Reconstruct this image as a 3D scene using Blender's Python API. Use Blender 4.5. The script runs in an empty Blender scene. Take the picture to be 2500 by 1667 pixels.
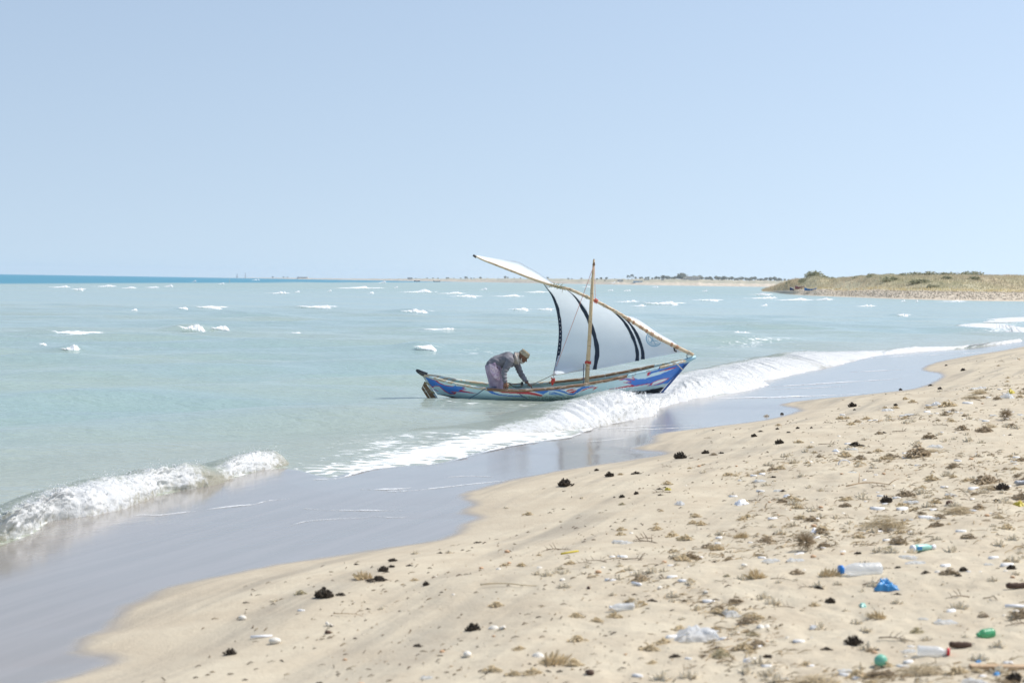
import bpy, bmesh, math, random
import numpy as np
from mathutils import Vector, Matrix

random.seed(7); RNG = np.random.default_rng(7)
SC = bpy.context.scene
COL = SC.collection

# ------------------------------------------------------------------ camera
CAM_H = 2.35
FPX = 4000.0                       # focal length in photograph pixels (2500 wide)
PITCH = math.atan(145.6 / FPX)
ROLL = math.atan(0.0155)
CF = np.array([0, math.cos(PITCH), -math.sin(PITCH)])
_r0 = np.array([1.0, 0, 0]); _u0 = np.array([0, math.sin(PITCH), math.cos(PITCH)])
CR = math.cos(ROLL) * _r0 + math.sin(ROLL) * _u0
CU = -math.sin(ROLL) * _r0 + math.cos(ROLL) * _u0
CP = np.array([0, 0, CAM_H])
cd = bpy.data.cameras.new('camera'); cam = bpy.data.objects.new('camera', cd); COL.objects.link(cam)
cd.sensor_fit = 'HORIZONTAL'; cd.sensor_width = 36; cd.lens = 36 * FPX / 2500
cd.clip_start = 0.1; cd.clip_end = 30000
M = Matrix(((CR[0], CU[0], -CF[0], 0), (CR[1], CU[1], -CF[1], 0), (CR[2], CU[2], -CF[2], CAM_H), (0, 0, 0, 1)))
cam.matrix_world = M
cd.dof.use_dof = True; cd.dof.focus_distance = 33.5; cd.dof.aperture_fstop = 3.2
SC.camera = cam

# ------------------------------------------------------------------ light
SUN_EL, SUN_AZ = math.radians(54), math.radians(70)     # azimuth clockwise from +Y
SDIR = Vector((math.cos(SUN_EL) * math.sin(SUN_AZ), math.cos(SUN_EL) * math.cos(SUN_AZ), math.sin(SUN_EL)))
wd = bpy.data.worlds.new('World'); SC.world = wd; wd.use_nodes = True
wn = wd.node_tree.nodes; wl = wd.node_tree.links
bg = wn['Background']; sky = wn.new('ShaderNodeTexSky'); sky.sky_type = 'NISHITA'; sky.sun_disc = False
sky.sun_elevation = SUN_EL; sky.sun_rotation = SUN_AZ
sky.altitude = 0; sky.air_density = 1.0; sky.dust_density = 0.4; sky.ozone_density = 1.2
# clear blue hazy dome: the look-up direction is lifted a little everywhere, so the horizon stays pale blue
tc = wn.new('ShaderNodeTexCoord'); vm = wn.new('ShaderNodeVectorMath'); vm.operation = 'MULTIPLY_ADD'
vm.inputs[1].default_value = (1, 1, 0.5); vm.inputs[2].default_value = (0, 0, 0.17)
wl.new(tc.outputs['Generated'], vm.inputs[0]); nv = wn.new('ShaderNodeVectorMath'); nv.operation = 'NORMALIZE'
wl.new(vm.outputs[0], nv.inputs[0]); wl.new(nv.outputs[0], sky.inputs[0])
tint = wn.new('ShaderNodeMix'); tint.data_type = 'RGBA'; tint.blend_type = 'MULTIPLY'; tint.inputs[0].default_value = 1.0; tint.inputs[7].default_value = (1.16, 0.99, 0.865, 1)   # even white-balance tint over the sky colour
wl.new(sky.outputs[0], tint.inputs[6]); wl.new(tint.outputs[2], bg.inputs[0]); bg.inputs[1].default_value = 0.116
ld = bpy.data.lights.new('sun', 'SUN'); ld.energy = 3.15; ld.angle = math.radians(0.6); ld.color = (1, 0.955, 0.89)
sun = bpy.data.objects.new('sun', ld); COL.objects.link(sun)
sun.rotation_euler = (-SDIR).to_track_quat('-Z', 'Y').to_euler(); sun.location = (20, 10, 40)
SC.view_settings.view_transform = 'Standard'; SC.view_settings.look = 'None'
SC.view_settings.exposure = 0.61; SC.view_settings.gamma = 1.0; SC.view_settings.use_curve_mapping = False
SC.render.engine = 'CYCLES'; SC.cycles.use_denoising = True
SC.cycles.max_bounces = 6; SC.cycles.diffuse_bounces = 3; SC.cycles.glossy_bounces = 3
SC.cycles.transmission_bounces = 4; SC.cycles.transparent_max_bounces = 10; SC.cycles.volume_bounces = 1
SC.cycles.caustics_reflective = False; SC.cycles.caustics_refractive = False

# ------------------------------------------------------------------ projection helpers
def project(P):
    v = np.asarray(P, float) - CP
    z = v @ CF
    return np.stack([1250 + FPX * (v @ CR) / z, 833.5 - FPX * (v @ CU) / z], -1)
def ray(px, py):
    px = np.asarray(px, float); py = np.asarray(py, float)
    return CF + ((px - 1250) / FPX)[..., None] * CR - ((py - 833.5) / FPX)[..., None] * CU
def at_z(px, py, z):
    d = ray(px, py); t = (np.asarray(z) - CAM_H) / d[..., 2]
    return CP + d * t[..., None]
def at_y(px, py, y):
    d = ray(px, py); t = np.asarray(y, float) / d[..., 1]
    return CP + d * t[..., None]
def horizon(x): return 668.5 + 0.0155 * x
def W(px, py, z): return at_z(np.array(px, float), np.array(py, float), z)

# ------------------------------------------------------------------ numpy noise
def _hash(ix, iy, seed):
    h = (ix.astype(np.int64) * 374761393 + iy.astype(np.int64) * 668265263 + seed * 974634777) & 0xffffffff
    h = ((h ^ (h >> 13)) * 1274126177) & 0xffffffff
    return ((h ^ (h >> 16)) & 0xffff) / 65535.0
def vnoise(x, y, seed=0):
    x = np.asarray(x, float); y = np.asarray(y, float)
    ix = np.floor(x); iy = np.floor(y); fx = x - ix; fy = y - iy
    fx = fx * fx * fx * (fx * (fx * 6 - 15) + 10); fy = fy * fy * fy * (fy * (fy * 6 - 15) + 10)
    a = _hash(ix, iy, seed); b = _hash(ix + 1, iy, seed); c = _hash(ix, iy + 1, seed); d = _hash(ix + 1, iy + 1, seed)
    return (a * (1 - fx) + b * fx) * (1 - fy) + (c * (1 - fx) + d * fx) * fy
def fbm(x, y, seed=0, oct=4, gain=0.5):
    s = 0; a = 1; t = 0
    for o in range(oct):
        s = s + a * (vnoise(x, y, seed + o * 17) - 0.5); t += a
        x = x * 2.03 + 3.1; y = y * 2.03 + 1.7; a *= gain
    return s / t * 2          # about -1..1
def sstep(a, b, x):
    t = np.clip((np.asarray(x, float) - a) / (b - a), 0, 1); return t * t * (3 - 2 * t)
def smooth_poly(P, k=4):
    P = np.asarray(P, float); out = []
    Q = np.vstack([2 * P[0] - P[1], P, 2 * P[-1] - P[-2]])
    for i in range(1, len(Q) - 2):
        p0, p1, p2, p3 = Q[i - 1], Q[i], Q[i + 1], Q[i + 2]
        for j in range(k):
            t = j / k
            out.append(0.5 * ((2 * p1) + (p2 - p0) * t + (2 * p0 - 5 * p1 + 4 * p2 - p3) * t * t + (3 * p1 - p0 - 3 * p2 + p3) * t ** 3))
    out.append(P[-1]); return np.array(out)
def resample(P, n):
    P = np.asarray(P, float); L = np.r_[0, np.cumsum(np.linalg.norm(np.diff(P, axis=0), axis=1))]
    t = np.linspace(0, L[-1], n)
    return np.stack([np.interp(t, L, P[:, k]) for k in range(P.shape[1])], -1)
def pdist(X, Y, poly):
    """distance to a polyline and arc length of the nearest point"""
    X = np.asarray(X, float).ravel(); Y = np.asarray(Y, float).ravel()
    best = np.full(X.shape, 1e18); arc = np.zeros(X.shape); L = 0
    for i in range(len(poly) - 1):
        ax, ay = poly[i][:2]; bx, by = poly[i + 1][:2]; dx, dy = bx - ax, by - ay; l2 = dx * dx + dy * dy
        if l2 < 1e-12: continue
        t = np.clip(((X - ax) * dx + (Y - ay) * dy) / l2, 0, 1)
        d2 = (X - ax - t * dx) ** 2 + (Y - ay - t * dy) ** 2
        m = d2 < best; best[m] = d2[m]; arc[m] = (L + t * math.sqrt(l2))[m]; L += math.sqrt(l2)
    return np.sqrt(best), arc
def inside(X, Y, poly):
    X = np.asarray(X, float); Y = np.asarray(Y, float); c = np.zeros(X.shape, bool); n = len(poly)
    for i in range(n):
        ax, ay = poly[i][:2]; bx, by = poly[(i + 1) % n][:2]
        if ay == by: continue
        m = ((ay > Y) != (by > Y)) & (X < (bx - ax) * (Y - ay) / (by - ay) + ax)
        c ^= m
    return c

# ------------------------------------------------------------------ mesh helpers
def link(o, parent=None):
    COL.objects.link(o)
    if parent is not None: o.parent = parent
    return o
def add_attr(me, name, arr):
    a = me.attributes.new(name, 'FLOAT', 'POINT'); a.data.foreach_set('value', np.asarray(arr, np.float32).ravel())
def add_col(me, name, arr):
    a = me.attributes.new(name, 'FLOAT_COLOR', 'POINT'); arr = np.asarray(arr, np.float32)
    if arr.shape[1] == 3: arr = np.hstack([arr, np.ones((len(arr), 1), np.float32)])
    a.data.foreach_set('color', arr.ravel())
def raw_mesh(name, V, F, smooth=True):
    V = np.asarray(V, np.float32); me = bpy.data.meshes.new(name)
    F = np.asarray(F, np.int32); k = F.shape[1]
    me.vertices.add(len(V)); me.vertices.foreach_set('co', V.ravel())
    me.loops.add(F.size); me.loops.foreach_set('vertex_index', F.ravel())
    me.polygons.add(len(F)); me.polygons.foreach_set('loop_start', np.arange(0, F.size, k, dtype=np.int32))
    me.polygons.foreach_set('use_smooth', np.full(len(F), smooth))
    me.update(calc_edges=True); me.validate(); return me
def grid_faces(n, m, wrap=False, flip=False):
    i = np.arange(n - 1)[:, None]; j = np.arange(m if wrap else m - 1)[None, :]; j2 = (j + 1) % m
    f = np.stack([i * m + j, i * m + j2, (i + 1) * m + j2, (i + 1) * m + j], -1).reshape(-1, 4)
    return f[:, ::-1] if flip else f
def obj(name, me, mat=None, parent=None, **props):
    o = bpy.data.objects.new(name, me)
    if mat is not None:
        if len(me.materials) == 0: me.materials.append(mat)
    link(o, parent)
    for k, v in props.items(): o[k] = v
    return o
def grid_obj(name, P, mat, parent=None, flip=False, wrap=False, smooth=True, attrs=None, **props):
    n, m = P.shape[:2]
    me = raw_mesh(name, P.reshape(-1, 3), grid_faces(n, m, wrap, flip), smooth)
    for k, v in (attrs or {}).items(): add_attr(me, k, v)
    return obj(name, me, mat, parent, **props)
def thing(name, label, cat, loc=(0, 0, 0), rz=0.0, group=None):
    o = bpy.data.objects.new(name, None); link(o); o.location = loc; o.rotation_euler = (0, 0, rz); o.empty_display_size = 0.1
    o['label'] = label; o['category'] = cat
    if group: o['group'] = group
    return o
def tag(o, label, cat, group=None):
    o['label'] = label; o['category'] = cat
    if group: o['group'] = group
    return o
class MB:
    """collects polygons into one mesh"""
    def __init__(s): s.v = []; s.f = []
    def add(s, V, F):
        b = len(s.v); s.v += [tuple(map(float, p)) for p in V]; s.f += [tuple(b + i for i in f) for f in F]
    def box(s, c, size, R=None):
        x, y, z = [k / 2 for k in size]
        V = [Vector(p) for p in ((-x, -y, -z), (x, -y, -z), (x, y, -z), (-x, y, -z), (-x, -y, z), (x, -y, z), (x, y, z), (-x, y, z))]
        if R is not None: V = [R @ p for p in V]
        s.add([p + Vector(c) for p in V], [(0, 3, 2, 1), (4, 5, 6, 7), (0, 1, 5, 4), (1, 2, 6, 5), (2, 3, 7, 6), (3, 0, 4, 7)])
    def tube(s, P, r, n=8, caps=True, squash=None):
        P = [Vector(p) for p in P]; k = len(P); r = list(r) if hasattr(r, '__len__') else [r] * k
        V = []; up = None
        for i in range(k):
            t = (P[min(i + 1, k - 1)] - P[max(i - 1, 0)]).normalized()
            if up is None: up = t.orthogonal().normalized()
            a = (up - t * up.dot(t)).normalized(); up = a; b = t.cross(a)
            for j in range(n):
                th = 2 * math.pi * j / n; V.append(P[i] + (a * math.cos(th) + b * math.sin(th)) * r[i])
        F = [(i * n + j, i * n + (j + 1) % n, (i + 1) * n + (j + 1) % n, (i + 1) * n + j) for i in range(k - 1) for j in range(n)]
        if caps: F += [tuple(reversed(range(n))), tuple(range((k - 1) * n, k * n))]
        s.add(V, F)
    def lathe(s, prof, c=(0, 0, 0), R=None, n=16, caps=True):
        V = []
        for (rr, z) in prof:
            for j in range(n):
                th = 2 * math.pi * j / n; p = Vector((rr * math.cos(th), rr * math.sin(th), z))
                if R is not None: p = R @ p
                V.append(p + Vector(c))
        k = len(prof)
        F = [(i * n + j, i * n + (j + 1) % n, (i + 1) * n + (j + 1) % n, (i + 1) * n + j) for i in range(k - 1) for j in range(n)]
        if caps: F += [tuple(reversed(range(n))), tuple(range((k - 1) * n, k * n))]
        s.add(V, F)
    def mesh(s, name, smooth=True):
        me = bpy.data.meshes.new(name); me.from_pydata(s.v, [], s.f); me.update()
        if smooth: me.polygons.foreach_set('use_smooth', [True] * len(me.polygons))
        return me
    def build(s, name, mat, parent=None, smooth=True, **props): return obj(name, s.mesh(name, smooth), mat, parent, **props)
_OC_V = np.array([(1, 0, 0), (-1, 0, 0), (0, 1, 0), (0, -1, 0), (0, 0, 1), (0, 0, -1)], float)
_OC_F = np.array([(0, 2, 4), (2, 1, 4), (1, 3, 4), (3, 0, 4), (2, 0, 5), (1, 2, 5), (3, 1, 5), (0, 3, 5)])
def blob_arrays(P, R, rng):
    """small octahedral flecks (spray and foam lumps), squashed and turned at random"""
    P = np.asarray(P, float); n = len(P)
    q = rng.normal(size=(n, 4)); q /= np.linalg.norm(q, axis=1)[:, None]
    w, x, y, z = q.T
    Rm = np.stack([1 - 2 * (y * y + z * z), 2 * (x * y - z * w), 2 * (x * z + y * w), 2 * (x * y + z * w), 1 - 2 * (x * x + z * z), 2 * (y * z - x * w), 2 * (x * z - y * w), 2 * (y * z + x * w), 1 - 2 * (x * x + y * y)], -1).reshape(n, 3, 3)
    sc = np.asarray(R)[:, None] * rng.uniform(0.55, 1.3, (n, 3))
    V = np.einsum('nij,nkj->nki', Rm, _OC_V[None] * sc[:, None, :]) + P[:, None, :]
    F = _OC_F[None] + (np.arange(n) * 6)[:, None, None]
    return V.reshape(-1, 3), F.reshape(-1, 3)

# ------------------------------------------------------------------ material helpers
class NT:
    def __init__(s, name):
        s.m = bpy.data.materials.new(name); s.m.use_nodes = True; s.t = s.m.node_tree; s.n = s.t.nodes; s.l = s.t.links
        s.b = s.n['Principled BSDF']; s.out = s.n['Material Output']
    def new(s, k, **kw):
        n = s.n.new('ShaderNode' + k)
        for a, v in kw.items(): setattr(n, a, v)
        return n
    def set(s, sock, v):
        if hasattr(v, 'is_linked') or hasattr(v, 'links'): s.l.new(v, sock)
        else:
            if isinstance(v, (tuple, list)) and len(v) == 3 and sock.type == 'RGBA': v = (*v, 1)
            sock.default_value = v
    def attr(s, name, out='Fac'):
        n = s.new('Attribute', attribute_name=name); return n.outputs[out]
    def pos(s): return s.new('TexCoord').outputs['Object']
    def mapv(s, vec, scale=(1, 1, 1), loc=(0, 0, 0), rot=(0, 0, 0)):
        n = s.new('Mapping'); s.l.new(vec, n.inputs[0]); n.inputs['Scale'].default_value = scale; n.inputs['Location'].default_value = loc; n.inputs['Rotation'].default_value = rot; return n.outputs[0]
    def noise(s, vec, scale, detail=4, rough=0.55, dist=0.0, out=0):
        n = s.new('TexNoise'); s.l.new(vec, n.inputs['Vector']); n.inputs['Scale'].default_value = scale; n.inputs['Detail'].default_value = detail; n.inputs['Roughness'].default_value = rough; n.inputs['Distortion'].default_value = dist; return n.outputs[out]
    def voro(s, vec, scale, feature='F1', out=0):
        n = s.new('TexVoronoi', feature=feature); s.l.new(vec, n.inputs['Vector']); n.inputs['Scale'].default_value = scale; return n.outputs[out]
    def math(s, op, a, b=0.0, clamp=False):
        n = s.new('Math', operation=op, use_clamp=clamp); s.set(n.inputs[0], a); s.set(n.inputs[1], b); return n.outputs[0]
    def rng(s, v, a, b, c=0.0, d=1.0, smooth=True):
        n = s.new('MapRange', interpolation_type='SMOOTHSTEP' if smooth else 'LINEAR'); s.l.new(v, n.inputs[0])
        for k, q in zip((1, 2, 3, 4), (a, b, c, d)): n.inputs[k].default_value = q
        return n.outputs[0]
    def mix(s, f, a, b, mode='MIX'):
        n = s.new('Mix', data_type='RGBA', blend_type=mode); s.set(n.inputs[0], f); s.set(n.inputs[6], a); s.set(n.inputs[7], b); return n.outputs[2]
    def bump(s, h, strength=0.3, dist=0.02, normal=None):
        n = s.new('Bump'); s.l.new(h, n.inputs['Height']); n.inputs['Strength'].default_value = strength; n.inputs['Distance'].default_value = dist
        if normal is not None: s.l.new(normal, n.inputs['Normal'])
        return n.outputs[0]
    def p(s, **kw):
        names = dict(col='Base Color', rough='Roughness', normal='Normal', spec='Specular IOR Level', ior='IOR', trans='Transmission Weight', alpha='Alpha', sheen='Sheen Weight', metal='Metallic', sss='Subsurface Weight')
        for k, v in kw.items(): s.set(s.b.inputs[names[k]], v)
        return s
    def combine(s, x, y, z=0.0):
        n = s.new('CombineXYZ'); s.set(n.inputs[0], x); s.set(n.inputs[1], y); s.set(n.inputs[2], z); return n.outputs[0]
    def translucent(s, fac, col):
        t = s.new('BsdfTranslucent'); s.set(t.inputs[0], col); mx = s.new('MixShader'); s.set(mx.inputs[0], fac)
        s.l.new(s.b.outputs[0], mx.inputs[1]); s.l.new(t.outputs[0], mx.inputs[2]); s.l.new(mx.outputs[0], s.out.inputs[0])
def plain(name, c1, c2=None, scale=8, rough=0.7, bump=0.0, bscale=40, spec=0.3):
    m = NT(name); v = m.pos()
    if c2 is not None:
        f = m.noise(v, scale, 4, 0.6); f = m.rng(f, 0.35, 0.65); m.p(col=m.mix(f, c1, c2))
    else: m.p(col=c1)
    m.p(rough=rough, spec=spec)
    if bump: m.p(normal=m.bump(m.noise(v, bscale, 5, 0.6), bump, 0.01))
    return m.m
# ================================================================== beach and sea
EDGE_PX = [(119,1667),(208,1643),(277,1615),(262,1606),(225,1597),(185,1588),(193,1570),(205,1555),(268,1536),(286,1505),(315,1478),(357,1463),(402,1436),(506,1412),(595,1395),(700,1374),(779,1364),(881,1348),(983,1332),(1059,1320),(1115,1303),(1144,1276),(1178,1262),(1130,1251),(1160,1232),(1133,1213),(1156,1198),(1240,1175),(1374,1148),(1527,1125),(1628,1106),(1545,1095),(1594,1081),(1608,1060),(1715,1045),(1868,1026),(1944,1007),(1954,998),(1910,987),(1983,976),(2136,961),(2251,945),(2306,915),(2255,901),(2308,880),(2442,857),(2500,846)]
TOE_PX = [(0,1331),(31,1322),(102,1295),(136,1268),(170,1263),(292,1239),(374,1212),(524,1179),(595,1159),(690,1140),(800,1163),(876,1148),(984,1135),(1075,1129),(1152,1108),(1240,1087),(1397,1062),(1451,1041),(1546,1022),(1608,999),(1669,976),(1772,961),(1853,945),(1876,926),(2013,899),(2136,869),(2251,857),(2365,850),(2500,832)]
EZ = 0.06
e = W([p[0] for p in EDGE_PX], [p[1] for p in EDGE_PX], EZ)[:, :2]
EDGE = np.vstack([[(-14, -40), (-8.2, -12), (-4.6, 3)], smooth_poly(e, 4), [(32, 84), (47, 108), (78, 160), (103, 220), (118, 290), (125, 400)]])
t_ = W([p[0] for p in TOE_PX], [p[1] for p in TOE_PX], 0.01)[:, :2]
TOE = np.vstack([[(-19, -40), (-12.5, -12), (-7.8, 6)], smooth_poly(t_, 3), [(30.5, 86), (45.5, 110), (76, 162), (101, 222), (116, 292), (123, 400)]])
_c = resample(EDGE, 900); _k = 121; _p = np.pad(_c, ((_k // 2, _k // 2), (0, 0)), mode='edge'); SMOOTH_EDGE = np.stack([np.convolve(_p[:, a], np.ones(_k) / _k, 'valid') for a in (0, 1)], -1)[::12]
LAND = np.vstack([EDGE, [(900, 400), (900, -60), (-14, -60)]])
LANDT = np.vstack([TOE, [(900, 400), (900, -60), (-19, -60)]])

def shore(X, Y):
    """signed distance inland of the film edge, signed distance inland of the wave toe, arc length"""
    X = np.asarray(X, float); Y = np.asarray(Y, float); sh = X.shape; X = X.ravel(); Y = Y.ravel()
    d, s = pdist(X, Y, EDGE); d = np.where(inside(X, Y, LAND), d, -d)
    t, _ = pdist(X, Y, TOE); t = np.where(inside(X, Y, LANDT), t, -t)
    s = 0.25 * X + 0.97 * Y
    return d.reshape(sh), t.reshape(sh), s.reshape(sh)
def beach_from(d, t, s, X, Y):
    din = np.maximum(d, 0)
    z = EZ + 0.95 * (1 - np.exp(-din / 7.5))
    # soft undulation of the dry sand, drawn out along the shore
    amp = sstep(0.15, 2.5, din)
    z = z + amp * (0.035 * fbm(s * 0.35, d * 1.1, 3, 3) + 0.012 * fbm(X * 2.6, Y * 2.6, 9, 3)) + sstep(1.2, 4, din) * 0.012 * fbm(X * 9, Y * 9, 21, 2)
    k = np.clip(-d / np.maximum(-d + np.maximum(t, 0), 1e-4), 0, 1)
    zf = EZ * (1 - k) - 0.12 * np.maximum(-t, 0) - 0.002
    zf = np.maximum(zf, -2.5)
    return np.where(d > 0, z, zf)
def beach_z(X, Y):
    d, t, s = shore(X, Y); return beach_from(d, t, s, np.asarray(X, float), np.asarray(Y, float))
# ---- sand material
m = NT('beach_sand'); v = m.pos()
d_ = m.attr('inland'); s_ = m.attr('along'); fm = m.attr('film')
sd = m.combine(m.math('MULTIPLY', s_, 0.16), m.math('MULTIPLY', m.attr('across'), 2.4))
wob = m.noise(v, 0.9, 3)
streak = m.noise(sd, 1.0, 5, 0.6, 0.12)
streak = m.rng(streak, 0.44, 0.64)
streak = m.math('MULTIPLY', streak, m.rng(m.noise(v, 0.35, 2), 0.32, 0.50))
near = m.rng(d_, 0.2, 4.5, 1.0, 0.12)
streak = m.math('MULTIPLY', streak, near)
grain = m.noise(v, 160, 3, 0.7)
blot = m.noise(v, 2.2, 5, 0.6)
dry = m.mix(m.rng(blot, 0.3, 0.7), (0.50, 0.43, 0.32), (0.58, 0.515, 0.39))
dry = m.mix(m.math('MULTIPLY', m.rng(grain, 0.45, 0.8), 0.35), dry, (0.36, 0.285, 0.195))
dry = m.mix(m.math('MULTIPLY', streak, 0.48), dry, (0.17, 0.163, 0.15))
dry = m.mix(m.rng(m.math('ADD', d_, m.math('MULTIPLY', m.math('SUBTRACT', wob, 0.5), 1.2)), 0.0, 1.1, 0.42, 0.0), dry, (0.44, 0.38, 0.29))
wet = m.mix(m.rng(m.noise(sd, 2.0, 4), 0.35, 0.65), (0.27, 0.25, 0.225), (0.30, 0.275, 0.25))
colr = m.mix(fm, dry, wet)
rip = m.noise(m.combine(m.math('MULTIPLY', s_, 1.2), m.math('MULTIPLY', d_, 5.0)), 1.6, 3, 0.5)
hb = m.math('ADD', m.math('MULTIPLY', m.noise(v, 45, 5, 0.65), 0.6), m.math('MULTIPLY', m.noise(v, 11, 3), 0.8))
h = m.new('Mix', data_type='FLOAT'); m.set(h.inputs[0], fm); m.set(h.inputs[2], hb); m.set(h.inputs[3], m.math('MULTIPLY', rip, 0.13))
m.p(col=colr, rough=m.math('ADD', m.math('MULTIPLY', fm, -0.82), 0.95), spec=m.math('ADD', m.math('MULTIPLY', fm, 0.35), 0.15), ior=1.45, normal=m.bump(h.outputs[0], 0.55, 0.02))
MAT_SAND = m.m

# ---- beach sheet
ang = np.concatenate([np.linspace(-75, -21, 40)[:-1], np.linspace(-21, 21, 640), np.linspace(21, 80, 60)[1:]]) * math.pi / 180
yy = np.concatenate([np.geomspace(26, 110, 36)[:-1], np.linspace(110, 1100, 540)[:-1], np.linspace(1100, 1900, 120)])
Dr = (FPX * 2.2 / yy)[::-1]
A, Dm = np.meshgrid(ang, Dr); X = Dm * np.tan(np.clip(A, -1.3, 1.3)); Y = Dm
far = np.abs(A) > 0.367
d, t, s = shore(X, Y); Z = beach_from(d, t, s, X, Y)
film = sstep(0.14, -0.10, d + 0.05 * fbm(X * 5, Y * 5, 5, 3))
grid_obj('beach', np.stack([X, Y, Z], -1), MAT_SAND, flip=False, kind='structure',
         attrs=dict(inland=np.clip(d, -20, 60), along=s, film=film, across=pdist(X, Y, SMOOTH_EDGE)[0]))
_GA, _GD, _GZ, _Gd, _Gs = ang, Dr, Z, d, s
def lookup(Xq, Yq):
    """height, distance inland and run along the shore, read off the beach sheet"""
    Xq = np.asarray(Xq, float); Yq = np.asarray(Yq, float); a = np.arctan2(Xq, Yq)
    i = np.clip(np.searchsorted(_GD, Yq) - 1, 0, len(_GD) - 2); j = np.clip(np.searchsorted(_GA, a) - 1, 0, len(_GA) - 2)
    fi = np.clip((Yq - _GD[i]) / (_GD[i + 1] - _GD[i]), 0, 1); fj = np.clip((a - _GA[j]) / (_GA[j + 1] - _GA[j]), 0, 1)
    g = lambda T: (T[i, j] * (1 - fj) + T[i, j + 1] * fj) * (1 - fi) + (T[i + 1, j] * (1 - fj) + T[i + 1, j + 1] * fj) * fi
    return g(_GZ), g(_Gd), g(_Gs)
def on_beach(px, py):
    px = np.atleast_1d(np.asarray(px, float)); py = np.atleast_1d(np.asarray(py, float)); z = np.full(px.shape, 0.4)
    for _ in range(20):
        P = at_z(px, py, z); z = 0.5 * z + 0.5 * lookup(P[:, 0], P[:, 1])[0]
    P = at_z(px, py, z); P[:, 2] = lookup(P[:, 0], P[:, 1])[0]; return P
# the ground behind and beside the camera
gx = np.linspace(-14, 240, 60); gy = np.linspace(-60, 8.6, 40); GX, GY = np.meshgrid(gx, gy)
d2, t2, s2 = shore(GX, GY); GZ = beach_from(d2, t2, s2, GX, GY) - 0.01 - sstep(4.2, 5.5, GY) * 0.5
grid_obj('beach', np.stack([GX, GY, GZ], -1), MAT_SAND, kind='structure', attrs=dict(inland=np.clip(d2, -20, 60), along=s2, across=np.abs(d2), film=sstep(0.03, -0.02, d2)))

# ---- sea material
def sea_material(name):
    m = NT(name); v = m.pos()
    sh = m.attr('shoal'); dp = m.attr('deep'); fo = m.attr('foam')
    big = m.noise(m.mapv(v, (0.035, 0.10, 0.1)), 1.0, 4, 0.6)
    c = m.mix(m.rng(big, 0.42, 0.60), (0.285, 0.395, 0.375), (0.325, 0.412, 0.36))
    c = m.mix(dp, c, (0.0, 0.205, 0.30))
    c = m.mix(sh, c, (0.36, 0.375, 0.30))
    dist = m.attr('dist')
    w1 = m.noise(m.mapv(v, (0.9, 1.9, 1.0), rot=(0, 0, 0.22)), 1.0, 5, 0.62)
    w2 = m.noise(m.mapv(v, (4.0, 8.0, 4.0), rot=(0, 0, -0.2)), 1.0, 4, 0.6)
    hh = m.math('ADD', m.math('MULTIPLY', w1, 1.0), m.math('MULTIPLY', w2, 0.22))
    fade = m.rng(dist, 20, 420, 0.6, 0.18)
    bn = m.new('Bump'); m.l.new(hh, bn.inputs['Height']); m.l.new(fade, bn.inputs['Strength']); bn.inputs['Distance'].default_value = 0.22
    # lacy foam where the surf has washed over
    f1 = m.noise(m.mapv(v, (1.6, 3.2, 2)), 1.3, 6, 0.68, 0.8)
    f2 = m.voro(m.mapv(v, (1.0, 1.6, 1)), 3.0, 'DISTANCE_TO_EDGE')
    lace = m.math('MULTIPLY', m.math('ADD', f1, m.math('MULTIPLY', m.rng(f2, 0.0, 0.25, 1.0, 0.0), 0.22)), 1.0)
    thr = m.math('ADD', m.math('MULTIPLY', fo, 0.72), lace)
    ff = m.rng(thr, 0.86, 1.02)
    c = m.mix(ff, c, (0.86, 0.87, 0.87))
    m.p(col=c, rough=m.math('ADD', m.math('MULTIPLY', ff, 0.6), m.rng(dist, 20, 500, 0.10, 0.30)), ior=1.333, spec=0.36, normal=bn.outputs[0])
    return m.m
MAT_SEA = sea_material('sea_water')
FOAM_POLYS = [  # washes of foam, outlines in plan found from the photograph
    ([(560,1175),(690,1140),(800,1165),(876,1150),(984,1137),(1075,1130),(1152,1110),(1240,1089),(1397,1064),(1451,1043),(1546,1024),(1600,1004),(1560,975),(1400,985),(1330,1018),(1213,1033),(1106,1060),(1014,1080),(930,1098),(820,1128)], 0.8),
    ([(1772,963),(1853,947),(1880,930),(2013,902),(2136,872),(2251,860),(2500,836),(2500,824),(2300,850),(2197,855),(2059,875),(1925,900)], 0.45),
    ([(1040,966),(1200,974),(1400,979),(1420,992),(1200,986),(1040,976)], 0.42),
    ([(0,1330),(100,1296),(374,1214),(690,1142),(680,1110),(300,1165),(0,1255)], 0.6),
    ([(2330,800),(2500,772),(2500,815),(2420,812)], 0.55),
    ([(1700,835),(1820,820),(2000,828),(1900,850),(1760,862)], 0.28),
    ([(760,1110),(850,1080),(960,1050),(1080,1045),(1020,1085),(880,1115)], 0.5),
    ([(1060,845),(1340,850),(1340,872),(1060,862)], 0.22),
    ([(1080,925),(1290,985),(1330,1010),(1000,990),(900,960)], 0.12)]
def wave_field(X, Y, D, t):
    """wind chop running in towards the shore; damped in the shallows and where it is too far to resolve"""
    z = np.zeros_like(X)
    rs = np.random.default_rng(11)
    for i in range(26):
        L = rs.uniform(1.6, 7.5); k = 2 * math.pi / L; th = math.radians(-58 + rs.normal() * 17)
        a = 0.0095 * L ** 0.9; ph = rs.uniform(0, 6.28)
        c = np.cos(k * (X * math.cos(th) + Y * math.sin(th)) + ph)
        cell = D * D / (FPX * CAM_H) * 1.6
        z += a * (np.exp(0.55 * (c - 1)) * 1.6 - 1.0) * np.clip(1.6 - cell / L * 2.2, 0, 1)
    env = 0.65 + 0.7 * vnoise(X * 0.05, Y * 0.05, 33)
    return z * env * sstep(0.3, 6.0, -t) * (1 - 0.55 * np.exp(-(((X - 0.8) / 4.5) ** 2 + ((Y - 33.0) / 2.5) ** 2)))
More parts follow.
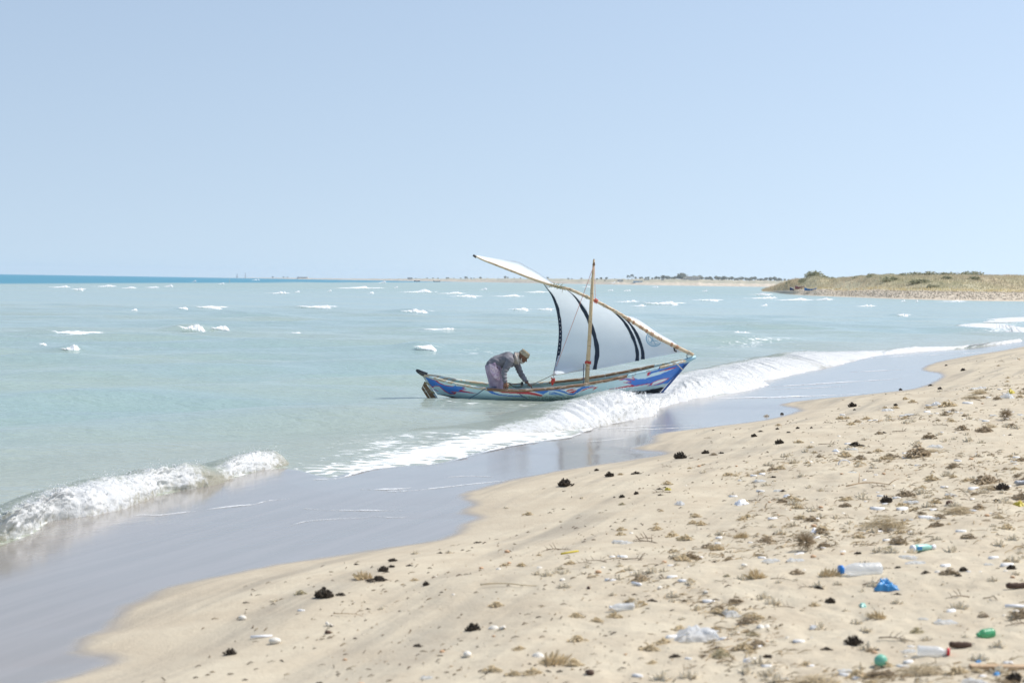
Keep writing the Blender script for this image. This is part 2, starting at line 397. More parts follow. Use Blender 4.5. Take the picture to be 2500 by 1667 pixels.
ang = np.concatenate([np.linspace(-82, -21, 50)[:-1], np.linspace(-21, 21, 760), np.linspace(21, 60, 30)[1:]]) * math.pi / 180
yy = np.concatenate([[1.15, 1.35, 1.6, 1.9, 2.3, 2.8, 3.4, 4.2, 5.2, 6.4, 8], np.linspace(10, 120, 120)[:-1], np.linspace(120, 720, 420)])
Dr = (FPX * CAM_H / yy)[::-1]
A, Dm = np.meshgrid(ang, Dr); X = Dm * np.tan(A); Y = Dm
nr = Dm < 130
t = np.full(X.shape, -60.0); d = np.full(X.shape, -60.0); s = np.zeros(X.shape)
d[nr], t[nr], s[nr] = shore(X[nr], Y[nr])
Z = np.zeros_like(X); Z[nr] = wave_field(X[nr], Y[nr], Dm[nr], t[nr])
Z = Z - 0.03 * sstep(-0.3, 0.3, t) - 0.05 * np.exp(-(((X - 0.2) / 2.6) ** 2 + ((Y - 32.8) / 1.6) ** 4))
# swells under the larger whitecaps: (x, y, width, height) in the photograph
SWELLS = [(446,750,28,10),(509,748,70,12),(467,796,70,24),(176,809,110,20),(172,845,62,32),(1010,757,70,14),(1075,802,95,14),(1038,845,62,20),(763,746,90,12),(1612,738,90,12),(2202,767,32,10),(890,820,120,10),(600,830,120,9)]
for (x_, y_, w_, h_) in SWELLS:
    C_ = W(x_, y_ + h_ * 0.45, 0.0); k_ = C_[1] / FPX; sx_ = w_ * k_ * 0.9; hh_ = h_ * k_ * 0.55
    Z += hh_ * np.exp(-((X - C_[0] + 0.2 * sx_) / sx_) ** 2 - ((Y - C_[1] - 0.3 * (X - C_[0]) * -0.3 - 0.8) / (0.9 + 0.25 * sx_)) ** 2)
PX = project(np.stack([X, Y, np.zeros_like(X)], -1).reshape(-1, 3)).reshape(X.shape + (2,))
foam = np.zeros_like(X)
for poly, w in FOAM_POLYS:
    pw = W([p[0] for p in poly], [p[1] for p in poly], 0.02)[:, :2]
    pc = np.vstack([pw, pw[:1]])
    mm = nr
    dd, _ = pdist(X[mm], Y[mm], pc); ii = inside(X[mm], Y[mm], pw)
    sc_ = 0.35 + 0.018 * Dm[mm]
    val = np.where(ii, sstep(-0.05, sc_ * 1.2, dd) * 0.65 + 0.35, sstep(sc_, 0, dd) * 0.35) * w
    foam[mm] = np.maximum(foam[mm], val)
deep = sstep(-112, -136, X + 10 * fbm(Y * 0.01, X * 0.01, 4, 3)) * sstep(330, 400, Y)
shoal = sstep(-9, -0.5, t) * 0.8
shoal[~nr] = 0
sea = grid_obj('sea', np.stack([X, Y, Z], -1), MAT_SEA, kind='structure', attrs=dict(foam=foam, deep=deep, shoal=shoal, dist=Dm))
# ================================================================== surf: breaking waves, whitecaps, foam lines
def foam_material():
    m = NT('sea_foam'); v = m.pos()
    n = m.noise(v, 9, 5, 0.65); c = m.mix(m.rng(n, 0.3, 0.7), (0.80, 0.82, 0.82), (0.90, 0.91, 0.91))
    m.p(col=c, rough=0.75, spec=0.25, normal=m.bump(m.noise(v, 24, 5, 0.7), 0.6, 0.03))
    m.translucent(0.22, (0.86, 0.9, 0.9)); return m.m
MAT_FOAM = foam_material()
def lacy_material():
    """thin foam that breaks up into holes towards its edges"""
    m = NT('lacy_foam'); v = m.pos(); dn = m.attr('dens'); sc = m.attr('fine', 'Vector')
    n = m.noise(sc, 1.0, 6, 0.68, 0.4); a = m.rng(m.math('ADD', m.math('MULTIPLY', n, 0.9), dn), 0.66, 1.2)
    m.p(col=(0.88, 0.89, 0.89), rough=0.8, spec=0.2, alpha=a); m.translucent(0.0, (0.9, 0.9, 0.9))
    m.l.new(m.b.outputs[0], m.out.inputs[0]); return m.m
MAT_LACE = lacy_material()
def add_vec(me, name, arr):
    a = me.attributes.new(name, 'FLOAT_VECTOR', 'POINT'); a.data.foreach_set('vector', np.asarray(arr, np.float32).ravel())
def breaker_material():
    m = NT('breaking_water'); v = m.pos(); fo = m.attr('foam'); lip = m.attr('lip'); u = m.attr('run')
    st = m.noise(m.combine(m.math('MULTIPLY', u, 5.0), m.math('MULTIPLY', lip, 2.2)), 2.2, 6, 0.7, 0.6)
    st2 = m.noise(v, 14, 6, 0.72, 0.5)
    q = m.math('ADD', m.math('MULTIPLY', st, 0.6), m.math('MULTIPLY', st2, 0.4))
    ff = m.rng(m.math('ADD', q, fo), 0.78, 1.02)
    water = m.mix(m.rng(lip, 0.2, 1.0), (0.50, 0.47, 0.38), (0.46, 0.51, 0.44))
    c = m.mix(ff, water, (0.88, 0.89, 0.89))
    rg = m.math('ADD', m.math('MULTIPLY', ff, 0.6), 0.12)
    m.p(col=c, rough=rg, ior=1.333, spec=0.5, normal=m.bump(m.math('ADD', st2, m.math('MULTIPLY', m.noise(v, 40, 4, 0.7), 0.5)), 0.75, 0.035))
    m.translucent(m.math('ADD', m.math('MULTIPLY', ff, 0.0), 0.28), m.mix(ff, (0.60, 0.66, 0.52), (0.88, 0.9, 0.9)))
    return m.m
MAT_BREAK = breaker_material()

SPRAY_P, SPRAY_R = [], []
def breaking_wave(toe_px, crest_px, hts, foams, n, seed, back=1.1, roll=0.25, spray=1.0, rough=0.22):
    """a wave as one sheet: toe on the sand side, bulging face, crest, long back sinking under the sea"""
    toe = smooth_poly(W([p[0] for p in toe_px], [p[1] for p in toe_px], 0.0), 5)
    ch = np.array(hts, float); crest = np.array([W(p[0], p[1], h) for p, h in zip(crest_px, ch)]); crest[:, 2] = ch
    crest = smooth_poly(crest, 5)
    T = resample(toe, n); C = resample(crest, n)
    L = np.r_[0, np.cumsum(np.linalg.norm(np.diff(T[:, :2], axis=0), axis=1))]
    fo = np.interp(np.linspace(0, 1, n), np.linspace(0, 1, len(foams)), foams)
    fo = fo * (0.72 + 0.5 * vnoise(L * 0.55 + seed, L * 0 + 4.0, seed + 2))
    tp = np.linspace(0, 1, n); taper = sstep(0, 0.06, tp) * sstep(1, 0.94, tp)
    C[:, 2] = C[:, 2] * taper - 0.03 * (1 - taper)
    rag = fbm(L * 2.3, L * 0 + seed, seed, 4, 0.6)
    C[:, 2] *= 1 + rough * rag + 0.5 * rough * fbm(L * 9, L * 0 + 2.0, seed + 5, 3)
    dirn = T - C; dirn[:, 2] = 0; w = np.linalg.norm(dirn, axis=1)[:, None]; dirn = dirn / np.maximum(w, 1e-3)
    tang = np.gradient(C[:, :2], axis=0); nr = np.stack([-tang[:, 1], tang[:, 0]], -1); nr /= np.linalg.norm(nr, axis=1)[:, None]
    kk = 41; pad = np.pad(nr, ((kk // 2, kk // 2), (0, 0)), mode='edge'); nr = np.stack([np.convolve(pad[:, a], np.ones(kk) / kk, 'valid') for a in (0, 1)], -1); nr /= np.linalg.norm(nr, axis=1)[:, None]
    nr = nr * np.sign((nr * dirn[:, :2])[n // 6: -n // 6].sum())         # shoreward normal
    T[:, :2] += nr * (0.20 * np.clip(C[:, 2] / 0.2, 0.1, 1) * fbm(L * 1.1, L * 0 + 9, seed + 3, 5, 0.62) * (0.5 + fo))[:, None]
    K1, K2 = 34, 18; rows = []; fr = []; lp = []
    for k in range(K1):
        q = k / (K1 - 1)
        h = C[:, 2] * np.sin(q * math.pi / 2) ** (0.8)
        f = 1 - np.cos(q * math.pi / 2)                        # stays near the toe, then runs back to the crest
        f = f * (1 - roll) + q * roll
        P = T[:, :2] * (1 - f) + C[:, :2] * f
        dn = fbm(L * 7.0, q * 5.0 + 0 * L, seed + 11, 5, 0.68) * 0.20 + fbm(L * 2.6 + q * 1.5, q * 3.0 + 0 * L, seed + 12, 3) * 0.16
        amp = C[:, 2] * math.sin(q * math.pi * 0.92 + 0.1) ** 0.7 * (0.35 + fo)
        P = P + nr * (dn * amp)[:, None]
        z = h * (1 + 0.5 * dn * (0.3 + fo)) - 0.02 * (1 - q)
        rows.append(np.column_stack([P, z])); fr.append(fo * (0.62 + 0.25 * math.sin(q * math.pi)) + 0.06 * sstep(0.72, 1.0, q)); lp.append(np.full(n, q))
    for k in range(1, K2):
        q = k / (K2 - 1)
        P = C[:, :2] - nr * (back * q * (0.6 + 1.2 * np.minimum(C[:, 2:3], 0.5)))
        z = C[:, 2] * (0.5 + 0.5 * np.cos(q * math.pi)) ** 1.1 * (1 + 0.12 * fbm(L * 4, q * 4 + 0 * L, seed + 20, 3)) - 0.06 * q
        rows.append(np.column_stack([P, z])); fr.append(fo * (0.6 - 0.7 * q)); lp.append(np.full(n, 1 + q))
    P = np.array(rows); LL = np.broadcast_to(L, P.shape[:2])
    o = grid_obj('breaking_wave', P, MAT_BREAK, sea, attrs=dict(foam=np.array(fr), lip=np.array(lp), run=LL))
    # flung spray and lumps of foam along crest and face
    rs = np.random.default_rng(seed)
    ns = int(spray * L[-1] * 420)
    i = rs.integers(0, n, ns); k = np.where(rs.random(ns) < 0.45, rs.integers(K1 - 9, K1 + 2, ns), rs.integers(1, K1, ns))
    keep = rs.random(ns) < fo[i] ** 1.5; i = i[keep]; k = k[keep]
    Q = P[k, i] + rs.normal(size=(len(i), 3)) * np.array([0.03, 0.03, 0.02]) * (0.5 + C[i, 2] * 2)[:, None]
    top = k > K1 - 10; Q[top, 2] += np.abs(rs.normal(size=top.sum())) * 0.035 * (0.3 + C[i[top], 2] * 2)
    SPRAY_P.append(Q); SPRAY_R.append(rs.uniform(0.003, 0.011, len(i)) * (0.6 + 1.2 * C[i, 2]))
    return o
# shore break in the left foreground
breaking_wave([(-90,1362),(0,1331),(31,1322),(102,1295),(136,1270),(170,1263),(292,1239),(374,1212),(524,1181),(545,1174),(595,1161),(640,1150),(690,1138),(720,1128)],
              [(-90,1306),(0,1271),(44,1247),(99,1220),(163,1193),(238,1169),(340,1152),(420,1143),(476,1139),(527,1138),(575,1120),(625,1106),(680,1103),(730,1116)],
              [0.2,0.22,0.25,0.26,0.26,0.25,0.24,0.22,0.19,0.12,0.17,0.16,0.12,0.03], [0.5,0.6,0.62,0.62,0.62,0.6,0.5,0.55,0.5,0.2,0.5,0.62,0.5,0.1], 620, 3, back=1.3, spray=1.3)
# the breaker in front of the bow, running on past it to the right
breaking_wave([(1150,1082),(1240,1075),(1330,1060),(1400,1050),(1451,1041),(1500,1033),(1546,1022),(1590,1006),(1630,990),(1669,976),(1720,969),(1772,961),(1853,945),(1876,928),(1940,914),(2013,899),(2080,884),(2136,870),(2220,860)],
              [(1150,1062),(1230,1036),(1310,1022),(1374,996),(1430,971),(1490,960),(1545,963),(1585,970),(1625,967),(1674,930),(1710,914),(1753,904),(1820,888),(1868,877),(1925,866),(1967,859),(2040,858),(2117,857),(2215,852)],
              [0.02,0.04,0.09,0.20,0.34,0.41,0.37,0.20,0.12,0.25,0.28,0.23,0.26,0.19,0.23,0.16,0.14,0.07,0.02],
              [0.75,0.75,0.8,1.15,1.4,1.4,1.35,1.2,1.15,0.9,0.75,0.8,0.75,0.7,0.7,0.85,0.85,0.8,0.75], 1100, 8, back=2.3, roll=0.85, spray=1.6, rough=0.24)
# low wavelets farther along the beach
breaking_wave([(2140,868),(2190,863),(2251,858),(2320,853),(2400,845),(2500,833)], [(2140,862),(2190,852),(2251,846),(2320,846),(2400,839),(2500,826)], [0.03,0.1,0.12,0.08,0.1,0.08], [0.8,0.9,0.7,0.7,0.8,0.8], 200, 22, spray=0.5)
breaking_wave([(2330,803),(2380,806),(2430,806),(2480,812),(2530,815)], [(2330,795),(2370,790),(2430,790),(2480,797),(2530,800)], [0.03,0.12,0.12,0.14,0.1], [0.7,0.75,0.95,1.1,1.1], 160, 23, spray=0.4)
breaking_wave([(2400,786),(2450,786),(2500,784),(2560,782)], [(2400,781),(2450,776),(2500,774),(2560,772)], [0.03,0.12,0.12,0.1], [0.9,1.1,1.1,1.1], 120, 24, spray=0.4)
# ---- whitecaps out on the bay: (x, y, width, height) measured in the photograph
CAPS = [(146,700,40,5),(190,704,28,11),(256,698,40,6),(315,702,26,5),(372,701,25,3),(411,698,24,6),(473,687,12,5),(327,756,18,6),(446,750,28,10),(509,748,70,12),(467,796,70,24),(536,799,50,14),(176,809,110,20),(174,848,56,22),(680,714,40,7),(682,814,40,3),(104,838,20,9),
        (725,712,14,4),(624,683,20,4),(862,702,110,5),(803,710,12,6),(903,715,20,5),(932,689,20,3),(1019,711,70,7),(966,701,10,3),(1103,715,50,6),(1136,722,60,8),(1010,757,70,14),(1269,753,45,10),(1330,753,36,9),(1305,712,50,6),(1075,802,95,14),(1038,845,62,20),(1239,722,60,6),(763,746,90,12),
        (1612,738,90,12),(1533,735,40,6),(1560,746,26,4),(1490,708,18,4),(1530,709,20,4),(1720,710,14,4),(1728,731,55,8),(1860,717,40,9),(1857,727,60,5),(1885,726,22,4),(1598,700,20,3),(1933,731,75,6),(2008,730,40,6),(1865,745,18,5),(2113,746,36,6),(2202,767,32,10),(2204,734,12,3),(2237,735,8,3),(2325,735,50,4),(1745,819,65,4),(1799,811,50,6),(710,813,50,3),(1500,690,24,2),(1180,706,18,3),(540,692,16,3),(1430,700,22,4)]
def whitecap(x, y, w, h, seed):
    """foam tumbling down the leading side of a wind wave: thin tail on the left, ragged mass on the right"""
    rs = np.random.default_rng(seed + 100); D = FPX * CAM_H / max(y + h * 0.5 - horizon(x), 3); s = D / FPX
    nx, nr = 56, 8; u = np.linspace(-1, 1, nx); pk = rs.uniform(0.35, 0.6); sl = rs.uniform(0.30, 0.45) if h > 8 else rs.uniform(0.05, 0.15); fat = 0.66 if h > 8 else 0.9
    rag = fbm(u * 2.6 + seed, u * 0 + seed, seed, 4, 0.5)
    up = np.where(u < pk, sstep(-1.05, pk, u) ** 2.0 * 0.9 + 0.1 * sstep(-1.0, -0.8, u), np.clip(1 - ((u - pk) / (1.02 - pk)) ** 2.2, 0, 1))
    gap = 1.0 if h > 12 else sstep(-0.75, -0.35, fbm(u * 3 + seed * 2, u * 0, seed + 4, 2))
    thick = np.clip(up * gap * (0.9 + 0.4 * rag), 0.0, None) * fat
    bot = y + h * 0.35 + sl * h * u + 0.10 * h * fbm(u * 9, u * 0 + 3, seed + 8, 3)
    top = bot - h * thick * 1.05
    dep = min(max(0.35, 0.12 * w * s), 2.5); px = x + u * w / 2
    rows = [at_y(px, bot + 0.06 * h, D - dep * 0.3)]
    for k in range(nr):
        v = k / (nr - 1); py = bot * (1 - v) + top * v; jit = fbm(u * 8 + seed, u * 0 + v * 4, seed + 9, 4, 0.65) * 0.10 * h * math.sin(math.pi * v)
        rows.append(at_y(px + jit * 0.8, py + jit, D + dep * v ** 1.5))
    back = rows[-1].copy(); back[:, 1] += dep * 1.5; back[:, 2] = np.minimum(back[:, 2], 0) - 0.08; rows[0][:, 2] -= 0.05; rows.append(back)
    P = np.array(rows); vv = np.r_[0.0, np.linspace(0, 1, nr), 1.0][:, None]; q_ = np.broadcast_to(u, P.shape[:2])
    dens = 0.66 * np.clip(np.minimum((q_ + 1) * 2.2, (1 - q_) * 4.0), 0, 1) ** 0.7 * (0.45 + 0.55 * sstep(0.0, 0.3, vv)) * np.where(vv >= 1, 0.6, 1.0)
    o = grid_obj('whitecap', P, MAT_LACE, sea, attrs=dict(dens=dens)); add_vec(o.data, 'fine', np.stack([q_ * w * 0.22 + seed, (1 - vv) * h * 0.30 + 0 * q_, 0 * q_], -1))
    if h < 9: return
    n = int(min(300, 40 + w * h * 0.25)); i = rs.integers(0, nx, n); tp = rs.random(n) < 0.6; v = np.where(tp, rs.normal(1.0, 0.12, n), rs.random(n))
    keep = thick[i] > 0.08; i = i[keep]; v = v[keep]
    Q = at_y(px[i] + rs.normal(size=len(i)) * w * 0.015, bot[i] * (1 - v) + top[i] * v, D + dep * np.clip(v, 0, 1) ** 1.5 - 0.05)
    SPRAY_P.append(Q); SPRAY_R.append(rs.uniform(0.15, 0.55, len(i)) * s)
for i, c in enumerate(CAPS):
    x, y, w, h = c; whitecap(x, y, w * 1.12, max(h * 1.1, 5.0), i)
    if w > 24: whitecap(x - w * 0.12, y + h * 0.12, w * 1.9, max(2.2, h * 0.22), i + 300)

# ---- thin foam lines left on the swash
def foam_line(pts, width, seed, zoff=0.004):
    px = smooth_poly(np.array(pts, float), 6); n = max(24, int(np.linalg.norm(np.diff(px, axis=0), axis=1).sum() / 3)); px = resample(px, n)
    z = np.zeros(n)
    P = at_z(px[:, 0], px[:, 1], 0.02)
    for _ in range(4): P = at_z(px[:, 0], px[:, 1], np.maximum(lookup(P[:, 0], P[:, 1])[0], 0) + zoff)
    L = np.r_[0, np.cumsum(np.linalg.norm(np.diff(P[:, :2], axis=0), axis=1))]
    tg = np.gradient(P[:, :2], axis=0); nr = np.stack([-tg[:, 1], tg[:, 0]], -1); nr /= np.linalg.norm(nr, axis=1)[:, None] + 1e-9
    wd = np.interp(np.linspace(0, 1, n), np.linspace(0, 1, len(width)), width) * np.clip(0.15 + 1.5 * vnoise(L * 3, L * 0 + seed, seed) - 0.35 + 0.5 * fbm(L * 14, L * 0 + seed, seed + 1, 3), 0.02, 2) * P[:, 1] / FPX
    rows = []
    for q in (-1, -0.6, 0, 0.6, 1):
        p = P.copy(); p[:, :2] += nr * (q * wd * 2.4)[:, None] + (nr * (fbm(L * 18, L * 0 + q * 7, seed + 3, 4, 0.65) * wd * 2.2)[:, None] if abs(q) == 1 else 0)
        p[:, 2] += (1 - q * q) * wd * 0.3 + (0.0 if abs(q) < 1 else -0.004); rows.append(p)
    P5 = np.array(rows); o = grid_obj('foam_line', P5, MAT_LACE, sea, attrs=dict(dens=np.array([0.05, 0.5, 0.62, 0.5, 0.05])[:, None] * np.ones(n) - 0.22 * (1 - np.clip(np.sin(np.linspace(0, math.pi, n)) * 2, 0, 1)))); add_vec(o.data, 'fine', np.stack([np.broadcast_to(L * 22, (5, n)), np.array([-2, -1, 0, 1, 2])[:, None] * 1.2 + np.zeros(n), np.full((5, n), seed)], -1))
    rs = np.random.default_rng(seed); k = rs.integers(0, n, n * 2); Q = P[k] + np.column_stack([nr[k] * (rs.normal(size=(n * 2, 1)) * wd[k][:, None] * 3.5), np.zeros(n * 2)]); SPRAY_P.append(Q); SPRAY_R.append(rs.uniform(0.2, 0.8, n * 2) * P[k, 1] / FPX)
FL = [([(314,1262),(345,1256),(385,1257),(430,1252),(475,1247)], (1,3,5,4,1)), ([(500,1243),(560,1236),(620,1230),(650,1222),(680,1219),(706,1216)], (1,3,3,6,3,1)),
      ([(878,1194),(930,1194),(985,1192),(1005,1189)], (3,4,3,1)), ([(940,1199),(1000,1197),(1070,1190),(1150,1181),(1240,1172)], (4,3,2,1.5,1)), ([(1085,1164),(1150,1161),(1200,1163)], (1,1.5,1)),
      ([(740,1240),(800,1244),(900,1245),(985,1245)], (1,2.5,3,1)), ([(900,1259),(960,1262),(1000,1260)], (1,2,1)),
      ([(1445,1047),(1530,1043),(1620,1038),(1700,1037)], (1.5,2,1.5,1)), ([(1500,1052),(1600,1047),(1720,1040)], (2,2,1.5)),
      ([(1400,1080),(1480,1074),(1552,1066)], (1,1.5,1)), ([(1700,975),(1800,971),(1880,970),(1990,966),(2070,963),(2110,961)], (1,3,5,5,4,1)),
      ([(1880,944),(1960,939),(2070,932),(2200,924)], (2,3,2,1)), ([(1880,950),(1990,946),(2060,942)], (1,1.5,1)), ([(2080,908),(2160,904),(2205,902)], (1,2,1)),
      ([(2240,868),(2330,864),(2440,858)], (1.5,2,1)), ([(2080,878),(2160,872),(2240,868)], (2,3,1)),
      ([(764,1170),(830,1166),(880,1150),(935,1140),(985,1137)], (3,5,6,5,4)), ([(700,1285),(760,1270),(900,1262)], (0.5,1,0.5))]
for i, (p, w) in enumerate(FL): foam_line(p, w, 40 + i)
# foam rim along the front of the wash
foam_line([(990,1136),(1075,1130),(1152,1110),(1240,1089),(1320,1076),(1397,1064),(1451,1043),(1546,1024)], (4,6,7,7,8,8,8,6), 77, 0.01)
# ================================================================== headland, far shore and what stands there
def land_material(name, sand, veg, veg2, vs):
    m = NT(name); v = m.pos(); g = m.attr('veg'); n = m.noise(v, vs, 5, 0.7)
    f = m.rng(m.math('ADD', g, m.math('MULTIPLY', m.math('SUBTRACT', n, 0.5), 0.7)), 0.42, 0.58)
    s = m.mix(m.rng(m.noise(v, vs * 2.5, 4, 0.7), 0.35, 0.65), sand, tuple(0.72 * q for q in sand))
    vg = m.mix(m.rng(m.noise(v, vs * 0.6, 5, 0.65), 0.38, 0.62), veg, veg2)
    m.p(col=m.mix(f, s, vg), rough=0.95, spec=0.1, normal=m.bump(n, 0.8, 0.4)); return m.m
M_SPIT = land_material('headland_ground', (0.64, 0.56, 0.44), (0.54, 0.47, 0.31), (0.44, 0.41, 0.28), 0.30)
M_FAR = land_material('far_ground', (0.62, 0.54, 0.43), (0.43, 0.39, 0.29), (0.34, 0.33, 0.25), 0.035)  # far vegetation paled too, haze worked into its tones
SPIT = [(1858,708.5,690),(1869,711,640),(1900,716,520),(1933,720,445),(2000,723,405),(2071,725.7,380),(2182,730,345),(2292,732.6,330),(2403,735,325),(2500,735.5,330),(2700,736,335)]
sx = np.array([p[0] for p in SPIT], float); sD = np.array([p[2] for p in SPIT], float); tx = np.array([-0.2] + list(np.diff(sx)))
STOP = np.array([(1858,4,0.3),(1869,5,0.8),(1880,16,1.3),(1900,22,2.4),(1935,30,3.9),(2000,40,5.3),(2020,40,5.0),(2045,45,4.3),(2113,50,5.0),(2209,55,5.4),(2347,60,5.7),(2500,60,5.7),(2700,60,5.8)])
n = 520; spx = np.linspace(1858, 2700, n); D0 = np.interp(spx, sx, sD); D0 = np.convolve(np.pad(D0, 10, mode='edge'), np.ones(21) / 21, 'valid')
wx = (spx - 1250) / FPX * D0; wy = D0
q = np.concatenate([[-0.15], np.linspace(0, 1, 44), [1.3, 1.8, 2.6, 4.0]])
Ht = np.interp(spx, STOP[:, 0], STOP[:, 2]) * 0.93; Wd = np.interp(spx, STOP[:, 0], [30, 40, 60, 70, 80, 85, 85, 85, 85, 85, 85, 85, 85])
rows = []; vg = []
for k in q:
    dist = k * Wd; X_ = wx + dist * 0.16; Y_ = wy + dist
    pr = sstep(0.0, 0.22, k) * 0.30 + sstep(0.2, 0.75, k) * 0.70
    Z_ = Ht * pr + 0.10 * Ht * fbm(X_ * 0.10, Y_ * 0.06, 12, 4) * sstep(0.1, 0.4, k) - (0.8 if k < 0 else 0) + sstep(1.2, 4, k) * -0.4
    Z_ = Z_ + 0.10 * fbm(X_ * 0.6, Y_ * 0.6, 15, 3) * sstep(0.05, 0.12, k)
    rows.append(np.stack([X_, Y_, Z_], -1)); vg.append(np.full(n, sstep(0.22, 0.36, k)) * np.where(spx < 1925, 1.2, 1.0))
SP = np.array(rows); headland = grid_obj('headland', SP, M_SPIT, kind='structure', attrs=dict(veg=np.array(vg)))
def spit_at(px, k):
    i = np.clip((np.asarray(px, float) - 1858) / (2700 - 1858) * (n - 1), 0, n - 1); i0 = np.clip(np.floor(i).astype(int), 0, n - 2); fi = i - i0
    kk = np.interp(k, q, np.arange(len(q))); k0 = np.clip(np.floor(kk).astype(int), 0, len(q) - 2); fk = kk - k0
    g = lambda a, b: SP[a, b]
    return (g(k0, i0) * ((1 - fi) * (1 - fk))[..., None] + g(k0, i0 + 1) * (fi * (1 - fk))[..., None] + g(k0 + 1, i0) * ((1 - fi) * fk)[..., None] + g(k0 + 1, i0 + 1) * (fi * fk)[..., None])
# ---- dry grass over the headland (one mass of blades)
def grass(name, P, hgt, col, rs, blades=5, wid=0.07, spread=0.6):
    N = len(P); b = np.repeat(np.arange(N), blades); M_ = len(b)
    a = rs.uniform(0, 6.28, M_); o = rs.normal(size=(M_, 2)) * spread; base_ = P[b] + np.column_stack([o, np.zeros(M_)])
    base_[:, 2] -= 0.1; h = hgt[b] * rs.uniform(0.5, 1.2, M_); lean = rs.normal(size=(M_, 2)) * 0.3 + np.array([0.12, 0])
    w = wid * (0.6 + rs.random(M_)); dx = np.cos(a) * w; dy_ = np.sin(a) * w
    v0 = base_ + np.column_stack([dx, dy_, 0 * h]); v1 = base_ - np.column_stack([dx, dy_, 0 * h]); v2 = base_ + np.column_stack([lean[:, 0] * h, lean[:, 1] * h, h])
    V = np.stack([v0, v1, v2], 1).reshape(-1, 3); F = np.arange(M_ * 3).reshape(-1, 3)
    me = raw_mesh(name, V, F, False)
    cc = col[b] * rs.uniform(0.75, 1.25, (M_, 1)); add_col(me, 'tint', np.repeat(cc, 3, 0)); return me
m = NT('dry_grass'); m.p(col=m.attr('tint', 'Color'), rough=0.9, spec=0.1); m.translucent(0.45, m.attr('tint', 'Color')); M_GRASS = m.m
rs = np.random.default_rng(21); N = 9000
gp = rs.uniform(1862, 2640, N); gk = 0.27 + 0.75 * rs.random(N) ** 0.8
P = spit_at(gp, gk); pat = fbm(P[:, 0] * 0.12, P[:, 1] * 0.05, 40, 3)
band = sstep(0.26, 0.45, gk)
colr = np.where((band < 0.5)[:, None], np.array([0.66, 0.56, 0.33]), np.array([0.56, 0.50, 0.36])) + pat[:, None] * np.array([-0.05, 0.0, -0.03])
tip = (gp < 1960); colr[tip] = np.array([0.58, 0.47, 0.32])
keep = (pat > -0.45) | (rs.random(N) < 0.3)
obj('dry_grass', grass('dry_grass', P[keep], (0.38 + 0.35 * rs.random(N))[keep] * np.where(tip, 1.6, 1.0)[keep], colr[keep], rs), M_GRASS, kind='stuff', label='dry straw coloured grass covering the low headland', category='grass')
# ---- bushes on the headland: each its own leafy clump
m = NT('bush_leaves'); m.p(col=m.attr('tint', 'Color'), rough=0.8, spec=0.15); m.translucent(0.2, m.attr('tint', 'Color')); M_LEAF = m.m
M_TRUNK = plain('bark', (0.16, 0.11, 0.075), (0.24, 0.17, 0.11), 6, 0.9)
def leaf_clump(name, rx, ry, rz, n, size, cols, seed, z0=0.0, shape=None):
    rs = np.random.default_rng(seed); V = []; C = []
    d = rs.normal(size=(n, 3)); d /= np.linalg.norm(d, axis=1)[:, None]; r = rs.random(n) ** 0.38; d[:, 2] = np.abs(d[:, 2]) if z0 == 0 else d[:, 2]
    lump = 1 + 0.42 * fbm(d[:, 0] * 2.2 + seed, d[:, 1] * 2.2 + d[:, 2] * 1.7, seed, 3)
    P = d * (r * lump)[:, None] * np.array([rx, ry, rz]); P[:, 2] += z0
    a = rs.normal(size=(n, 3)); a /= np.linalg.norm(a, axis=1)[:, None]; b = np.cross(a, rs.normal(size=(n, 3))); b /= np.linalg.norm(b, axis=1)[:, None]
    s = size * rs.uniform(0.5, 1.3, n)[:, None]
    V = np.stack([P + a * s, P - a * s * 0.6 + b * s * 0.6, P - a * s * 0.6 - b * s * 0.6], 1).reshape(-1, 3)
    F = np.arange(n * 3).reshape(-1, 3); me = raw_mesh(name, V, F, False)
    cl = np.array(cols)[rs.integers(0, len(cols), n)] * rs.uniform(0.75, 1.25, (n, 1)); add_col(me, 'tint', np.repeat(cl, 3, 0)); return me
GREENS = [(0.38, 0.38, 0.24), (0.44, 0.42, 0.28), (0.33, 0.33, 0.21)]
BUSH_M = [leaf_clump('foliage', 1, 1, 1, 520, 0.16, GREENS, 50 + i) for i in range(4)]
def stems(name, seed, h):
    r = random.Random(seed); mb = MB()
    for i in range(5):
        a = r.uniform(0, 6.28); p = Vector((math.cos(a) * 0.05, math.sin(a) * 0.05, -0.12)); q_ = Vector((math.cos(a) * 0.4, math.sin(a) * 0.4, h)); mb.tube([p, p.lerp(q_, 0.5) + Vector((0, 0, 0.08)), q_], [0.05, 0.035, 0.012], 5)
    return mb.mesh(name)
STEM_M = [stems('stem', i, 0.55) for i in range(2)]
for me in BUSH_M: me.materials.append(M_LEAF)
for me in STEM_M: me.materials.append(M_TRUNK)
